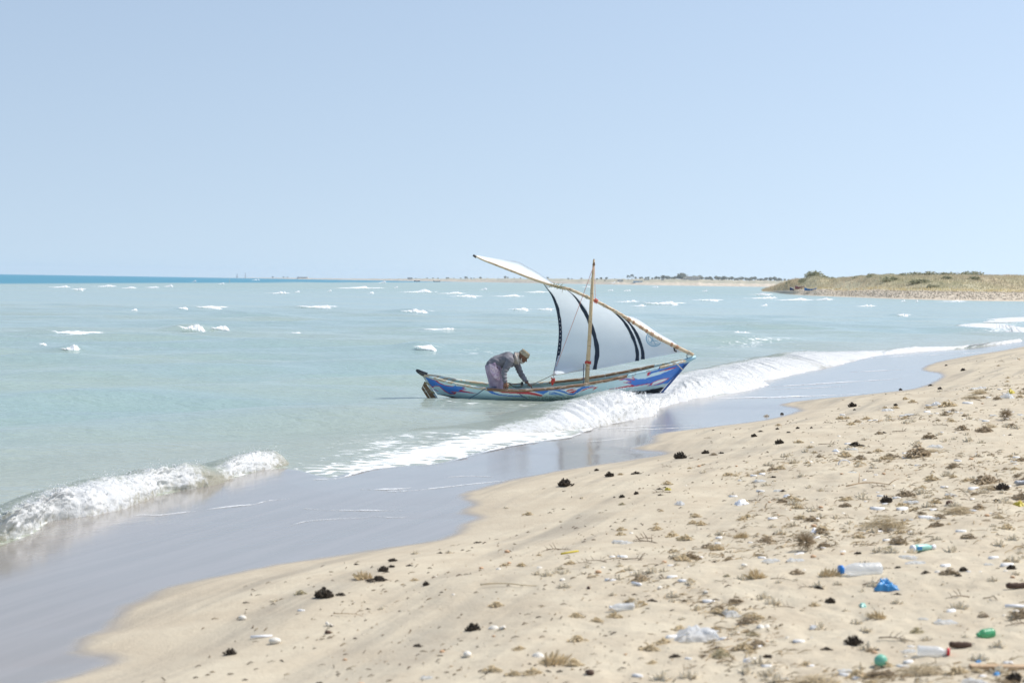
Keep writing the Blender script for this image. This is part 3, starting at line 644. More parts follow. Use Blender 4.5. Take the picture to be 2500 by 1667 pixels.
BUSHES = [(2000,0.78,5.2,2.6,'big rounded green bush on the crest of the headland'),(1966,0.55,3.2,1.7,'small green bush left of the rounded bush on the headland crest'),(1930,0.6,3.5,1.6,None),(2030,0.75,3.5,1.4,None),(2060,0.95,3,1.4,None),(2090,1.0,3.5,1.2,None),(2140,0.9,4,1.3,None),(2182,0.95,3.6,1.5,None),
          (2210,0.55,4.5,1.5,'olive bush low on the headland slope above the rubble beach'),(2240,1.0,4.2,1.6,None),(2290,0.50,5.5,1.3,'broad dark green bush half way down the headland slope'),(2318,0.40,3.5,1.0,'dark bush nearest the rubble beach on the headland'),(2320,1.0,4.2,1.8,None),(2362,0.98,5.0,1.9,None),(2400,0.9,4.5,1.6,None),(2430,1.0,4.5,2.0,None),(2462,0.9,4.0,1.9,None),(2497,0.95,5,2.0,None),(2375,0.6,3,1.2,None),(2450,0.6,3.4,1.3,None),(2265,0.75,3,1.2,None),(2160,0.65,2.6,1.0,None),(2120,0.7,2.6,0.9,None)]
FARMARK = [(665, 'the long low white building'), (999, 'the small white building'), (1157, 'the peak of the sail'), (1349, 'the rope bound yard'), (1448, 'the mast'), (1535, 'the two lone palms'), (1689, 'the large pale building'), (1870, 'the headland tip'), (2060, 'the big rounded headland bush')]
ORD = ['nearest', 'second', 'third', 'fourth', 'fifth', 'sixth', 'seventh', 'eighth', 'ninth', 'tenth', 'eleventh', 'twelfth', 'thirteenth', 'fourteenth', 'fifteenth', 'sixteenth', 'seventeenth', 'eighteenth', 'nineteenth', 'twentieth']
_bl = sorted([(b_[0], i) for i, b_ in enumerate(BUSHES) if b_[4] is None]); BLAB = {i: f"grey green scrub bush on the headland, {ORD[r_] if r_ else 'first'} from the left" for r_, (_, i) in enumerate(_bl)}
for i, (x, k, w, h, lab) in enumerate(BUSHES):
    p = spit_at(np.array([x]), np.array([k]))[0]
    t = thing('bush', lab or BLAB[i], 'bush', (p[0], p[1], p[2] - 0.1), i * 1.3, 'scrub bushes on the headland')
    t.scale = (w / 2, w / 2, h * 0.72)
    f = bpy.data.objects.new('foliage', BUSH_M[i % 4]); link(f, t); st = bpy.data.objects.new('stem', STEM_M[i % 2]); link(st, t)
# ---- pale coral rubble on the headland beach (uncountable)
N = 2600; gp = rs.uniform(1935, 2620, N); gk = rs.uniform(0.05, 0.27, N); P = spit_at(gp, gk); R = rs.uniform(0.08, 0.28, N)
V, F = blob_arrays(P, R, rs); me = raw_mesh('coral_rubble', V, F, False)
obj('coral_rubble', me, plain('rubble_stone', (0.66, 0.58, 0.46), (0.44, 0.37, 0.28), 0.7, 0.9), kind='stuff', label='pale coral rubble strewn over the headland beach', category='rubble')
# ---- small boats drawn up on the headland
def small_hull(name, L_, B_, H_, mat, inner, label, loc, rz, cat='boat', tilt=0.0):
    t = thing(name, label, cat, loc, rz, None); k = 18; mm = 7
    P = np.zeros((k, mm, 3))
    for i in range(k):
        uu = i / (k - 1); b = B_ / 2 * max(math.sin(math.pi * uu ** 0.9), 0.02) ** 0.6; sh_ = H_ * (1 + 0.7 * (2 * uu - 1) ** 2)
        for j in range(mm):
            th = math.pi * j / (mm - 1); P[i, j] = ((uu - 0.5) * L_, -b * math.cos(th), sh_ * (1 - math.sin(th) ** 0.8))
    grid_obj('hull', P, mat, t); I = P * np.array([0.96, 0.9, 1.0]); I[:, :, 2] = np.maximum(I[:, :, 2] * 0.95 + 0.03, 0.05); grid_obj('inner_hull', I, inner, t, flip=True)
    mb = MB(); [mb.tube([P[i, e] for i in range(k)], 0.05, 5) for e in (0,)]; mb.build('gunwale', inner, t); mb = MB(); mb.tube([P[i, mm - 1] for i in range(k)], 0.05, 5); mb.build('gunwale', inner, t)
    t.rotation_euler[0] = tilt; return t
C_ = lambda n, c: plain(n, c, tuple(0.7 * q for q in c), 3, 0.5)
WHT = C_('boat_white', (0.62, 0.62, 0.6))
sp = lambda x, k: tuple(spit_at(np.array([x]), np.array([k]))[0] + np.array([0, 0, 0.05]))
small_hull('beached_boat', 3.3, 1.2, 0.5, C_('boat_blue', (0.06, 0.22, 0.55)), WHT, 'bright blue boat drawn up on the rubble at the headland tip', sp(1979, 0.17), 0.1)
small_hull('beached_boat', 2.8, 1.2, 0.6, C_('boat_navy', (0.05, 0.08, 0.22)), WHT, 'dark navy boat lying left of the bright blue boat on the headland', sp(1937, 0.2), 0.4, tilt=0.3)
small_hull('beached_boat', 2.6, 1.1, 0.6, C_('boat_red', (0.38, 0.12, 0.12)), WHT, 'faded red boat in the grass between the two blue boats on the headland', sp(1953, 0.27), -0.3, tilt=-0.2)
# ---- far shore across the bay
FS = np.array([(440,7200,0.5,0.5),(560,6600,0.9,0.6),(700,5600,2.5,3.5),(850,5000,3.0,4.0),(1000,4500,4.0,6.5),(1200,4000,5.5,10),(1350,3500,5,10.5),(1500,3100,4.5,11.5),(1600,3000,5.0,12.5),(1700,3000,6.0,13.0),(1800,3050,6,13),(1900,3100,6,12.5),(2100,3200,6,12),(2700,3300,6,12)], float)
n2 = 460; fx = np.linspace(440, 2700, n2); fD = np.interp(fx, FS[:, 0], FS[:, 1]); fb = np.interp(fx, FS[:, 0], FS[:, 2]); ft = np.interp(fx, FS[:, 0], FS[:, 3])
rows = []; vg = []
for k, (dd, a, b, vgk) in enumerate([(-30, -0.05, 0, 0), (0, 0, 0, 0), (18, 0.45, 0, 0), (30, 0.9, 0, 0.25), (45, 1.0, 0.0, 0.6), (70, 1.0, 0.25, 0.9), (120, 1.0, 0.6, 1), (180, 1, 0.9, 1), (260, 1, 1, 1), (400, 1, 1, 1), (700, 1, 0.9, 1)]):
    D_ = fD + dd; X_ = (fx - 1250) / FPX * D_; nz = fbm(fx * 0.05, D_ * 0.01 + k, 60, 4)
    Z_ = fb * a + (ft - fb) * b + nz * 1.1 * (b > 0) * np.minimum(ft / 6, 1.2) + (0.25 * fb * fbm(fx * 0.16, fx * 0, 5, 3) if a > 0.4 else 0)
    if dd < 0: Z_ = Z_ * 0 - 1.0
    rows.append(np.stack([X_, D_, Z_], -1)); vg.append(np.full(n2, float(vgk)))
FP = np.array(rows); far_shore = grid_obj('far_shore', FP, M_FAR, kind='structure', attrs=dict(veg=np.array(vg)))
def far_at(px, k):
    i = np.clip((px - 440) / (2700 - 440) * (n2 - 1), 0, n2 - 1.001); i0 = int(i); f = i - i0; k0 = int(k); g = k - k0; k1 = min(k0 + 1, 10)
    return (FP[k0, i0] * (1 - f) + FP[k0, i0 + 1] * f) * (1 - g) + (FP[k1, i0] * (1 - f) + FP[k1, i0 + 1] * f) * g
# far trees, each a leafy crown on a trunk
TG = [(0.33, 0.35, 0.30), (0.37, 0.38, 0.32), (0.29, 0.31, 0.28)]  # leaf tones paled, with distance haze put into the colour
TREE_M = [leaf_clump('crown', 1, 1, 0.8, 200, 0.30, TG, 80 + i, 1.1) for i in range(4)]
mb = MB(); mb.tube([(0, 0, -0.3), (0.03, 0, 0.5), (0, 0, 1.1)], [0.12, 0.09, 0.05], 6); mb.tube([(0, 0, 0.6), (0.35, 0.1, 1.2)], [0.06, 0.03], 5); mb.tube([(0, 0, 0.7), (-0.3, -0.1, 1.3)], [0.06, 0.03], 5); TRK = mb.mesh('trunk')
for me in TREE_M: me.materials.append(M_LEAF)
TRK.materials.append(M_TRUNK)
rt = random.Random(31)
spots = []
for x in range(1552, 1618, 7): spots.append((x + rt.uniform(-3, 3), rt.uniform(7, 9), rt.uniform(4, 6.5)))
for x in range(1618, 1905, 6): spots.append((x + rt.uniform(-3, 3), rt.uniform(6.5, 9.5), rt.uniform(5, 9)))
for x in (1660, 1663): spots.append((x, 7.5, 13))
for x in range(1020, 1330, 17): spots.append((x + rt.uniform(-7, 7), rt.uniform(7, 9), rt.uniform(2.0, 4.5)))
for x in (664, 690, 700, 1088, 1092, 1135, 1148, 1171, 1231, 1335, 1465, 1478): spots.append((x, 7.5, rt.uniform(4, 7)))
for x in range(1380, 1530, 19): spots.append((x + rt.uniform(-6, 6), rt.uniform(5, 8), rt.uniform(2.0, 4.0)))
for x in range(1895, 2010, 9): spots.append((x, 7.5, rt.uniform(4, 6)))
for x in range(2050, 2095, 8): spots.append((x, 8, rt.uniform(11, 13)))
def tree_labels(xs):
    keys = {}
    for i, x in enumerate(xs):
        mx, nm = min(FARMARK, key=lambda q_: abs(q_[0] - x)); keys.setdefault((nm, 'left' if x < mx else 'right'), []).append((abs(x - mx), i))
    out = [''] * len(xs)
    for (nm, sd), l in keys.items():
        for r_, (_, i) in enumerate(sorted(l)): out[i] = f"{'small ' if spots[i][2] < 5 else ''}hazy far shore tree, {ORD[min(r_, 19)]} to the {sd} of {nm}"
    return out
TL = tree_labels([q_[0] for q_ in spots])
for i, (x, k, h) in enumerate(spots):
    p = far_at(x, k); t = thing('far_tree', TL[i], 'tree', (p[0], p[1], p[2] - 0.5), i * 0.9, 'hazy trees along the far shore')
    s_ = h / 1.95; t.scale = (s_ * rt.uniform(0.9, 1.5), s_ * 1.1, s_)
    a = bpy.data.objects.new('crown', TREE_M[i % 4]); link(a, t); b = bpy.data.objects.new('trunk', TRK); link(b, t)
# two palms standing clear above the shore
def palm_meshes():
    r = random.Random(3); mb = MB(); mb.tube([(0, 0, -0.5), (0.2, 0, 4), (0.1, 0, 8)], [0.35, 0.28, 0.22], 7); tk = mb.mesh('trunk'); tk.materials.append(M_TRUNK)
    mb = MB()
    for i in range(15):
        a = i * 2.4; e = r.uniform(-0.5, 0.9); pts = [Vector((0.1, 0, 8)) + Vector((math.cos(a) * s * 3.4, math.sin(a) * s * 3.4, e * s * 3 - s * s * 3.2)) for s in np.linspace(0, 1, 6)]
        for j in range(5):
            p, q_ = pts[j], pts[j + 1]; sd = (q_ - p).cross(Vector((0, 0, 1))).normalized() * (0.7 - 0.1 * j); mb.add([p, q_, q_ + sd * 0.9 - Vector((0, 0, .5)), p + sd - Vector((0, 0, .5))], [(0, 1, 2, 3)]); mb.add([p, q_, q_ - sd * 0.9 - Vector((0, 0, .5)), p - sd - Vector((0, 0, .5))], [(3, 2, 1, 0)])
    cr = mb.mesh('crown'); cr.materials.append(plain('palm_leaf', (0.09, 0.11, 0.08), (0.13, 0.14, 0.10), 1, 0.7)); return tk, cr
tk, cr = palm_meshes()
for x, h, lab in ((1531, 1.15, 'left of two lone palms above the far shore behind the mast'), (1540, 1.3, 'right and taller of two lone palms above the far shore behind the mast')):
    p = far_at(x, 6); t = thing('palm_tree', lab, 'palm', tuple(p), x, 'two lone palms'); t.scale = (h, h, h)
    a = bpy.data.objects.new('trunk', tk); link(a, t); b = bpy.data.objects.new('crown', cr); link(b, t)
# far buildings
M_WALL = plain('whitewash', (0.72, 0.68, 0.62), (0.62, 0.58, 0.52), 0.3, 0.9); M_WIN = plain('dark_opening', (0.10, 0.10, 0.11), None, rough=0.6); M_ROOF = plain('roof_slab', (0.50, 0.45, 0.40), None, rough=0.9)
def building(x, k, w_px, h_px, label, nwin=3, roofcol=None, mat=None):
    p = far_at(x, k); s = p[1] / FPX; w = w_px * s; h = h_px * s; d = max(w * 0.5, 6)
    t = thing('far_building', label, 'building', (p[0], p[1], p[2] - 0.5))
    mb = MB(); mb.box((0, 0, h / 2), (w, d, h)); mb.build('wall', mat or M_WALL, t, smooth=False); mb = MB(); mb.box((0, 0, h + 0.2), (w + 0.6, d + 0.6, 0.4)); mb.build('roof', M_ROOF, t, smooth=False)
    for i in range(nwin):
        mb = MB(); mb.box(((i + 0.5) / nwin * w - w / 2, -d / 2 - 0.03, h * 0.55), (min(1.4, w / nwin * 0.4), 0.1, h * 0.3)); mb.build('window', M_WIN, t, smooth=False)
building(737, 5.2, 26, 3.6, 'long low white building alone on the far shore at left', 6)
building(999, 5.2, 12, 5, 'small white building on the far shore left of the sail', 2)
building(1512, 5.0, 15, 5.5, 'small white building below the two palms on the far shore', 2)
building(1576, 6.0, 13, 3.5, 'low white building among trees right of the two palms', 3)
building(1615, 6.0, 6, 4, 'tiny white hut among the far trees between two larger buildings', 1)
building(1689, 6.5, 34, 9, 'large pale building rising among the far trees', 7)
building(1670, 6.4, 10, 6, 'narrow pale annex left of the large pale building', 2)
building(1555, 3.6, 22, 4.5, 'pale blue shed on the sand of the far shore', 3, mat=plain('blue_shed', (0.38, 0.55, 0.68), (0.55, 0.65, 0.7), 0.2, 0.7))
# two lattice towers at the far left
M_STEEL = plain('hazy_steel', (0.5, 0.5, 0.53), None, rough=0.7)
for x, h_px, lab in ((577, 10, 'thick lattice tower on the far left shore'), (597, 13, 'slim lattice mast right of the thick tower on the far left shore')):
    p = far_at(x, 5); s = p[1] / FPX; h = h_px * s; t = thing('lattice_tower', lab, 'tower', (p[0], p[1], p[2])); wb = 3.2 if h_px < 12 else 1.6
    for sx_ in (-1, 1):
        for sy_ in (-1, 1): mb = MB(); mb.tube([(sx_ * wb, sy_ * wb, -1), (sx_ * 0.4, sy_ * 0.4, h)], 0.5, 5); mb.build('leg', M_STEEL, t)
    mb = MB()
    for i in range(6): z0 = h * i / 6; a = wb * (1 - i / 7); mb.tube([(-a, -a, z0), (a * 0.85, -a * 0.85, z0 + h / 6)], 0.3, 4); mb.tube([(a, -a, z0), (-a * 0.85, -a * 0.85, z0 + h / 6)], 0.3, 4)
    mb.build('bracing', M_STEEL, t)
# channel marker in the blue water and two dark far boats
p = W(560.5, 690.5, 0); t = thing('channel_marker', 'thin dark channel marker with white top in the blue water', 'marker', tuple(p)); s = p[1] / FPX
mb = MB(); mb.tube([(0, 0, -1), (0, 0, 5 * s)], 0.55 * s, 6); mb.build('pole', M_STEEL, t); mb = MB(); mb.tube([(0, 0, 5 * s), (0, 0, 8.5 * s)], [0.9 * s, 0.3 * s], 6); mb.build('topmark', M_WALL, t)
DKB = C_('far_boat_dark', (0.09, 0.10, 0.14))
for x, y, L_, lab in ((1066, 686.8, 11, 'dark boat afloat close to the far shore, right of two'), (1018, 686.2, 9, 'dark boat afloat close to the far shore, left of two')):
    p = W(x, y + 1.2, 0); small_hull('far_boat', L_ * p[1] / FPX * 1.6, 3, 1.3, DKB, DKB, lab, tuple(p), 0.1)
# ================================================================== the sailing boat
BY = 33.5                                   # distance of its centre plane
boat = thing('sailing_boat', 'small blue painted wooden sailing boat with patched white sail in the surf', 'boat', tuple(at_y(1345, 968, BY)))
BO = np.array(boat.location); BO[2] = 0.0; boat.location = (BO[0], BY, 0.0); BO = np.array([BO[0], BY, 0.0])
def L(P): return np.asarray(P, float) - BO                 # world -> boat coordinates
def LP(px, py, dy=0.0): return L(at_y(np.array(px, float), np.array(py, float), BY + np.array(dy, float)))

# ---- materials
def paint_material():
    m = NT('hull_paint'); v = m.pos(); c = m.attr('paint', 'Color')
    g = m.noise(m.mapv(v, (3, 3, 9)), 2.0, 6, 0.7); c2 = m.mix(m.math('MULTIPLY', m.rng(g, 0.52, 0.75), 0.22), c, (0.55, 0.68, 0.68))
    sc = m.noise(m.mapv(v, (5, 5, 22)), 3.0, 6, 0.75); c2 = m.mix(m.math('MULTIPLY', m.rng(sc, 0.63, 0.70), 0.55), c2, (0.70, 0.76, 0.74))
    z = m.attr('height'); gr = m.noise(v, 30, 5, 0.75)
    weed = m.math('MULTIPLY', m.rng(m.math('ADD', z, m.math('MULTIPLY', gr, 0.10)), 0.075, 0.155, 1.0, 0.0), m.rng(gr, 0.38, 0.62))
    c2 = m.mix(m.math('MULTIPLY', weed, m.attr('weed')), c2, (0.20, 0.28, 0.20))
    m.p(col=c2, rough=0.42, spec=0.4, normal=m.bump(m.noise(m.mapv(v, (2, 2, 14)), 4, 5, 0.6), 0.18, 0.012)); return m.m
def wood(name, a, b, chips=None, amt=0.5, scale=(3, 18, 18)):
    m = NT(name); v = m.pos(); f = m.noise(m.mapv(v, scale), 2.0, 6, 0.68, 0.5); c = m.mix(m.rng(f, 0.3, 0.7), a, b)
    if chips:
        q = m.noise(m.mapv(v, (4, 10, 14)), 1.6, 6, 0.7); c = m.mix(m.rng(q, 0.62 - amt * 0.25, 0.66 - amt * 0.25), c, chips)
    m.p(col=c, rough=0.72, spec=0.25, normal=m.bump(f, 0.4, 0.01)); return m.m
M_PAINT = paint_material()
M_INNER = plain('inner_hull_paint', (0.66, 0.80, 0.79), (0.82, 0.88, 0.86), 5, 0.6, 0.2, 20)
M_RIM_B = wood('gunwale_wood', (0.21, 0.115, 0.065), (0.36, 0.22, 0.13), (0.62, 0.52, 0.40), 0.25)
M_RIM_C = wood('chipped_gunwale', (0.50, 0.38, 0.24), (0.68, 0.55, 0.37), (0.60, 0.76, 0.78), 0.45)
M_RIM_P = wood('painted_gunwale', (0.50, 0.72, 0.76), (0.62, 0.80, 0.82), (0.28, 0.17, 0.10), 0.35)
M_SPAR = wood('spar_wood', (0.60, 0.44, 0.255), (0.74, 0.58, 0.37), (0.40, 0.27, 0.14), 0.2, (16, 16, 3))
M_YARD = wood('yard_wood', (0.68, 0.52, 0.33), (0.80, 0.66, 0.47), (0.42, 0.25, 0.13), 0.3, (3, 16, 16))
M_RUD = wood('rudder_wood', (0.14, 0.085, 0.045), (0.30, 0.19, 0.10), (0.36, 0.31, 0.25), 0.3, (9, 9, 4))
M_DARK = plain('dark_timber', (0.05, 0.05, 0.055), (0.13, 0.12, 0.11), 9, 0.7, 0.3)
M_ROPE = plain('cord', (0.55, 0.48, 0.36), (0.66, 0.6, 0.48), 40, 0.9)
M_PINK = plain('pink_cord', (0.62, 0.30, 0.26), (0.72, 0.42, 0.36), 30, 0.8)
M_RED = plain('red_cord', (0.60, 0.055, 0.05), (0.70, 0.12, 0.09), 30, 0.7)
M_BLUEROPE = plain('blue_rope', (0.03, 0.06, 0.12), (0.07, 0.13, 0.22), 40, 0.7)
M_PALEBLUE = plain('pale_blue_paint', (0.36, 0.62, 0.72), (0.50, 0.72, 0.78), 12, 0.5, 0.2)

# ---- hull: near sheer line read in the photograph, stem and sternpost raked, sections flared
SHEER = np.array([(1031,913),(1050,918),(1072,923.5),(1115,934),(1153,940.5),(1191,946),(1230,948.8),(1275,949),(1321,946),(1360,942.5),(1421,935),(1475,925.5),(1526,914.5),(1570,904.5),(1607,895),(1645,885.5),(1682,877)], float)
xs_t, xs_b = LP(1031, 914)[0], LP(1068, 974)[0]
xb_t, xb_b = LP(1684, 876)[0], LP(1601, 972)[0]
def half_beam(u):     # 0 stern .. 1 bow at the rail
    return 0.60 * np.clip(np.sin(np.pi * np.clip(u, 0, 1) ** 0.92), 0, 1) ** 0.62 * (1 - 0.10 * u) * np.clip(np.minimum(u, 1 - u) / 0.035, 0, 1) ** 0.5
NU, NT_ = 420, 60
u = np.linspace(0, 1, NU)
def sheer_z(x):
    y_near = -half_beam((x - xs_t) / (xb_t - xs_t))
    w = at_y(np.interp(x, LP(SHEER[:, 0], SHEER[:, 1])[:, 0], SHEER[:, 0]), np.interp(x, LP(SHEER[:, 0], SHEER[:, 1])[:, 0], SHEER[:, 1]), BY + y_near)
    return w[:, 2]
XR = xs_t + (xb_t - xs_t) * u; ZR = sheer_z(XR)
HEEL = 0.03
def hull_side(side, inset=0.0, drop=0.0, floor=None, tt=None):
    tt = np.linspace(0, 1, NT_) if tt is None else tt
    U, T = np.meshgrid(u, tt)
    x0 = xs_b + (xs_t - xs_b) * T ** 0.9; x1 = xb_b + (xb_t - xb_b) * T ** 0.95
    X = x0 + (x1 - x0) * U
    zk = -0.20 + 0.10 * np.abs(2 * U - 1) ** 3 + np.where(U > 0.75, 0.14 * sstep(0.75, 1.0, U), 0) + 0.12 * sstep(0.2, 0.0, U)
    Zs = np.interp(U, u, ZR)
    Z = zk + (Zs - zk) * T ** 0.95
    B = half_beam(U) * (0.10 * np.minimum(T * 12, 1) + 0.90 * (1 - (1 - T) ** 2.3)) * (1 - 0.05 * sstep(0.8, 1, T) * 0)
    B = np.maximum(B - inset, 0.0)
    Yy = side * B
    Z = Z - drop
    if floor is not None: Z = np.maximum(Z, floor)
    Z = Z + HEEL * (Yy / 0.6)
    return np.stack([X, Yy, Z], -1)
def in_poly(px, py, poly): return inside(px, py, np.array(poly, float))
LB = (0.62, 0.83, 0.88); BL = (0.065, 0.23, 0.68); RD = (0.60, 0.05, 0.07); WH = (0.82, 0.90, 0.90); BK = (0.018, 0.02, 0.024); MG = (0.54, 0.73, 0.72); PU = (0.24, 0.10, 0.30)
A = lambda pts, sx, ox, oy: [(ox + a / sx, oy + b / sx) for a, b in pts]
Z2 = lambda *p: A(p, 6.533, 1000, 830); Z3 = lambda *p: A(p, 6.189, 1340, 830)
PAINT = [   # painted marks, back to front, as outlines on the topside
    (Z2((205,555),(300,575),(420,610),(560,640),(620,700),(700,735),(770,740),(920,745),(860,770),(910,785),(830,800),(1080,852),(760,830),(720,865),(640,862),(560,820),(470,740),(400,735),(370,765),(330,720)), RD),
    (Z2((210,560),(300,585),(400,615),(340,625),(400,640),(470,690),(560,725),(680,745),(745,712),(740,735),(870,742),(905,750),(830,768),(890,785),(800,795),(780,815),(1000,845),(760,824),(640,815),(715,852),(650,855),(570,812),(470,730),(400,728),(365,745),(325,705)), BL),
    (Z2((430,640),(560,650),(690,690),(735,700),(690,735),(560,715),(480,680)), LB),
    (Z2((650,825),(720,830),(1000,850),(760,838)), LB),
    (Z2((365,770),(480,820),(380,800)), RD), (Z2((375,775),(450,812),(385,795)), BL),
    (Z2((1195,785),(1330,790),(1360,825),(1450,858),(1600,872),(1800,880),(1840,905),(1600,905),(1420,890),(1300,860)), WH),
    (Z2((1205,787),(1310,790),(1345,830),(1440,865),(1600,880),(1790,888),(1835,908),(1600,898),(1420,882),(1300,852)), BL),
    (Z2((1340,787),(1850,800),(2000,830),(2130,872),(2130,905),(1900,875),(1700,862),(1480,850),(1380,825)), WH),
    (Z2((1365,790),(1840,808),(1990,840),(2125,880),(2110,900),(1900,866),(1700,853),(1480,842),(1390,815)), RD),
    (Z2((1880,800),(2352,785),(2352,800),(2230,810),(2160,850),(2130,868),(2000,828)), BL),
    (Z3((0,742),(180,735),(330,718),(520,698),(640,688),(720,690),(740,705),(640,712),(520,750),(450,805),(380,838),(310,838),(250,815),(160,790),(60,770),(0,775)), WH),
    (Z3((0,748),(200,740),(350,722),(540,700),(650,692),(715,695),(640,704),(510,742),(430,800),(370,828),(310,828),(250,805),(160,780),(60,762),(0,766)), BL),
    (Z3((170,755),(330,728),(500,712),(430,745),(380,800),(290,805),(240,770)), WH),
    (Z3((270,758),(350,738),(420,745),(360,760),(260,778)), RD), (Z3((280,790),(380,765),(430,752),(370,800)), RD),
    (Z3((0,785),(90,785),(180,815),(240,840),(170,832),(60,800),(0,795)), BL), (Z3((0,805),(60,808),(140,832),(60,825),(0,818)), BL),
    (Z3((465,780),(520,745),(640,708),(742,712),(660,760),(690,722),(600,728),(520,765)), RD),
    # bow
    (Z3((2130,310),(1860,345),(1680,405),(1500,455),(1480,545),(1640,490),(1800,450),(1950,410),(1800,470),(1600,540),(1440,590),(1330,600),(1250,540),(1280,590),(1180,575),(1080,590),(1050,610),(1150,600),(1230,630),(1110,640),(1210,660),(1250,680),(860,752),(1300,700),(1500,665),(1540,660),(1470,700),(1380,710),(1530,715),(1650,690),(1820,655),(1860,600)), RD),
    (Z3((2125,318),(1870,355),(1690,415),(1560,460),(1500,530),(1640,482),(1830,425),(1940,405),(1820,462),(1600,532),(1440,582),(1340,592),(1290,570),(1300,610),(1180,582),(1090,597),(1170,600),(1260,632),(1150,642),(1230,660),(1290,690),(1500,655),(1560,655),(1500,692),(1640,682),(1820,648),(1850,600)), BL),
    (Z3((1490,560),(1560,500),(1700,470),(1830,450),(1700,510),(1560,550),(1440,590)), LB),
    (Z3((1560,640),(1640,605),(1740,580),(1820,575),(1740,630),(1640,670),(1530,690)), RD), (Z3((1575,640),(1650,610),(1740,588),(1800,582),(1730,625),(1640,660),(1550,682)), WH),
    (Z3((1400,705),(1640,680),(1850,640),(1810,690),(1600,730),(1300,765),(1000,790),(900,780)), MG),
]
RED_EDGE = True
def paint_colors(P):
    W_ = P + BO; q = project(W_); px, py = q[:, 0], q[:, 1]
    col = np.tile(np.array(LB), (len(P), 1)).astype(float)
    lowt = sstep(0.16, 0.05, P[:, 2]); mid = sstep(-1.6, -0.6, P[:, 0]) * sstep(1.0, 0.2, P[:, 0])
    col = col * (1 - (lowt * mid)[:, None] * 0.8) + np.array(MG) * (lowt * mid)[:, None] * 0.8
    for poly, c in PAINT: col[in_poly(px, py, poly)] = c
    # black boot-topping towards both ends
    bl1 = in_poly(px, py, Z2((395,858),(520,870),(800,925),(900,960),(380,960))); bl2 = in_poly(px, py, Z3((1780,700),(1660,722),(1420,765),(1100,778),(1000,860),(1500,900),(1700,900)))
    col[bl1 | bl2] = BK; return col
near = hull_side(-1); far_ = hull_side(1)
def hull_mesh():
    n = near.reshape(-1, 3); f = far_.reshape(-1, 3)
    F1 = grid_faces(NT_, NU); F2 = grid_faces(NT_, NU, flip=True) + len(n)
    V = np.vstack([n, f]); me = raw_mesh('hull', V, np.vstack([F1, F2]))
    cn = paint_colors(n); add_col(me, 'paint', np.vstack([cn, cn])); add_attr(me, 'height', V[:, 2])
    add_attr(me, 'weed', sstep(-1.3, -0.4, V[:, 0]) * sstep(1.6, 0.6, V[:, 0]))
    return me
hull = obj('hull', hull_mesh(), M_PAINT, boat)
ti = np.linspace(0, 0.985, 30)
inn = np.stack([hull_side(-1, 0.035, 0.0, -0.10, ti), hull_side(1, 0.035, 0.0, -0.10, ti)])
V = inn.reshape(-1, 3); F1 = grid_faces(30, NU, flip=True); F2 = grid_faces(30, NU) + 30 * NU
lining = obj('inner_hull', raw_mesh('inner_hull', V, np.vstack([F1, F2])), M_INNER, boat)
# a floor of boards
for k in range(6):
    mb = MB(); mb.box((-0.2, -0.3 + k * 0.12, -0.085), (3.4, 0.11, 0.02)); mb.build('floor_board', M_RIM_C, boat, smooth=False)
# a dark green shelf strake along the inner sides
M_GREEN = plain('green_strake', (0.08, 0.27, 0.24), (0.15, 0.36, 0.31), 8, 0.6)
for sd in (1, -1):
    P = hull_side(sd, 0.05, 0, None, np.array([0.845, 0.845, 0.87, 0.87]))[:, 20:-20]
    P[1, :, 1] -= sd * 0.02; P[2, :, 1] -= sd * 0.02; P = P[[0, 1, 2, 3]]
    grid_obj('inner_strake', P, M_GREEN, boat, flip=(sd > 0))
# ---- gunwales in lengths of differing wear
def gunwale(sd, ua, ub, mat, w=0.052, h=0.05, out=0.012, name='gunwale', lift=0.0):
    k = max(12, int((ub - ua) * 160)); uu = np.linspace(ua, ub, k)
    x = xs_t + (xb_t - xs_t) * uu; z = np.interp(uu, u, ZR) + lift; b = half_beam(uu)
    rng_ = fbm(uu * 60, uu * 0 + ua * 9, 31, 3)
    prof = [(out, -h * 0.75), (out + 0.004, h * 0.05), (out - 0.008, h * 0.28), (-w, h * 0.28), (-w - 0.006, -h * 0.7)]
    rows = []
    for (o, dz) in prof:
        bb = np.maximum(b + o, 0.004) if o > 0 else np.maximum(b + o, 0.002)
        rows.append(np.stack([x, sd * bb, z + dz + rng_ * 0.006 * (dz > 0) + HEEL * sd * bb / 0.6], -1))
    rows.append(rows[0]); P = np.array(rows)
    me = raw_mesh(name, P.reshape(-1, 3), grid_faces(len(rows), k, flip=(sd < 0)))
    return obj(name, me, mat, boat)
def U(px): return (np.interp(px, SHEER[:, 0], LP(SHEER[:, 0], SHEER[:, 1])[:, 0]) - xs_t) / (xb_t - xs_t)
for (a, b, mt) in ((1034,1110,M_RIM_C),(1110,1190,M_RIM_C),(1190,1330,M_RIM_B),(1330,1528,M_RIM_B),(1530,1606,M_RIM_P),(1608,1676,M_RIM_C)):
    gunwale(-1, U(a), U(b) - 0.001, mt)
for (a, b, mt) in ((1034,1100,M_RIM_C),(1101,1210,M_RIM_C),(1211,1340,M_RIM_C),(1341,1480,M_RIM_B),(1481,1600,M_RIM_B),(1601,1676,M_RIM_C)):
    gunwale(1, U(a), U(b) - 0.001, mt)
# rubbing strake low on the near side and its far twin
for sd in (-1, 1):
    P = hull_side(sd, -0.012, 0, None, np.array([0.262, 0.268, 0.285, 0.291]))[:, 95:260]; P[1:3, :, 1] += sd * 0.015
    grid_obj('rubbing_strake', P, M_DARK, boat, flip=(sd > 0))
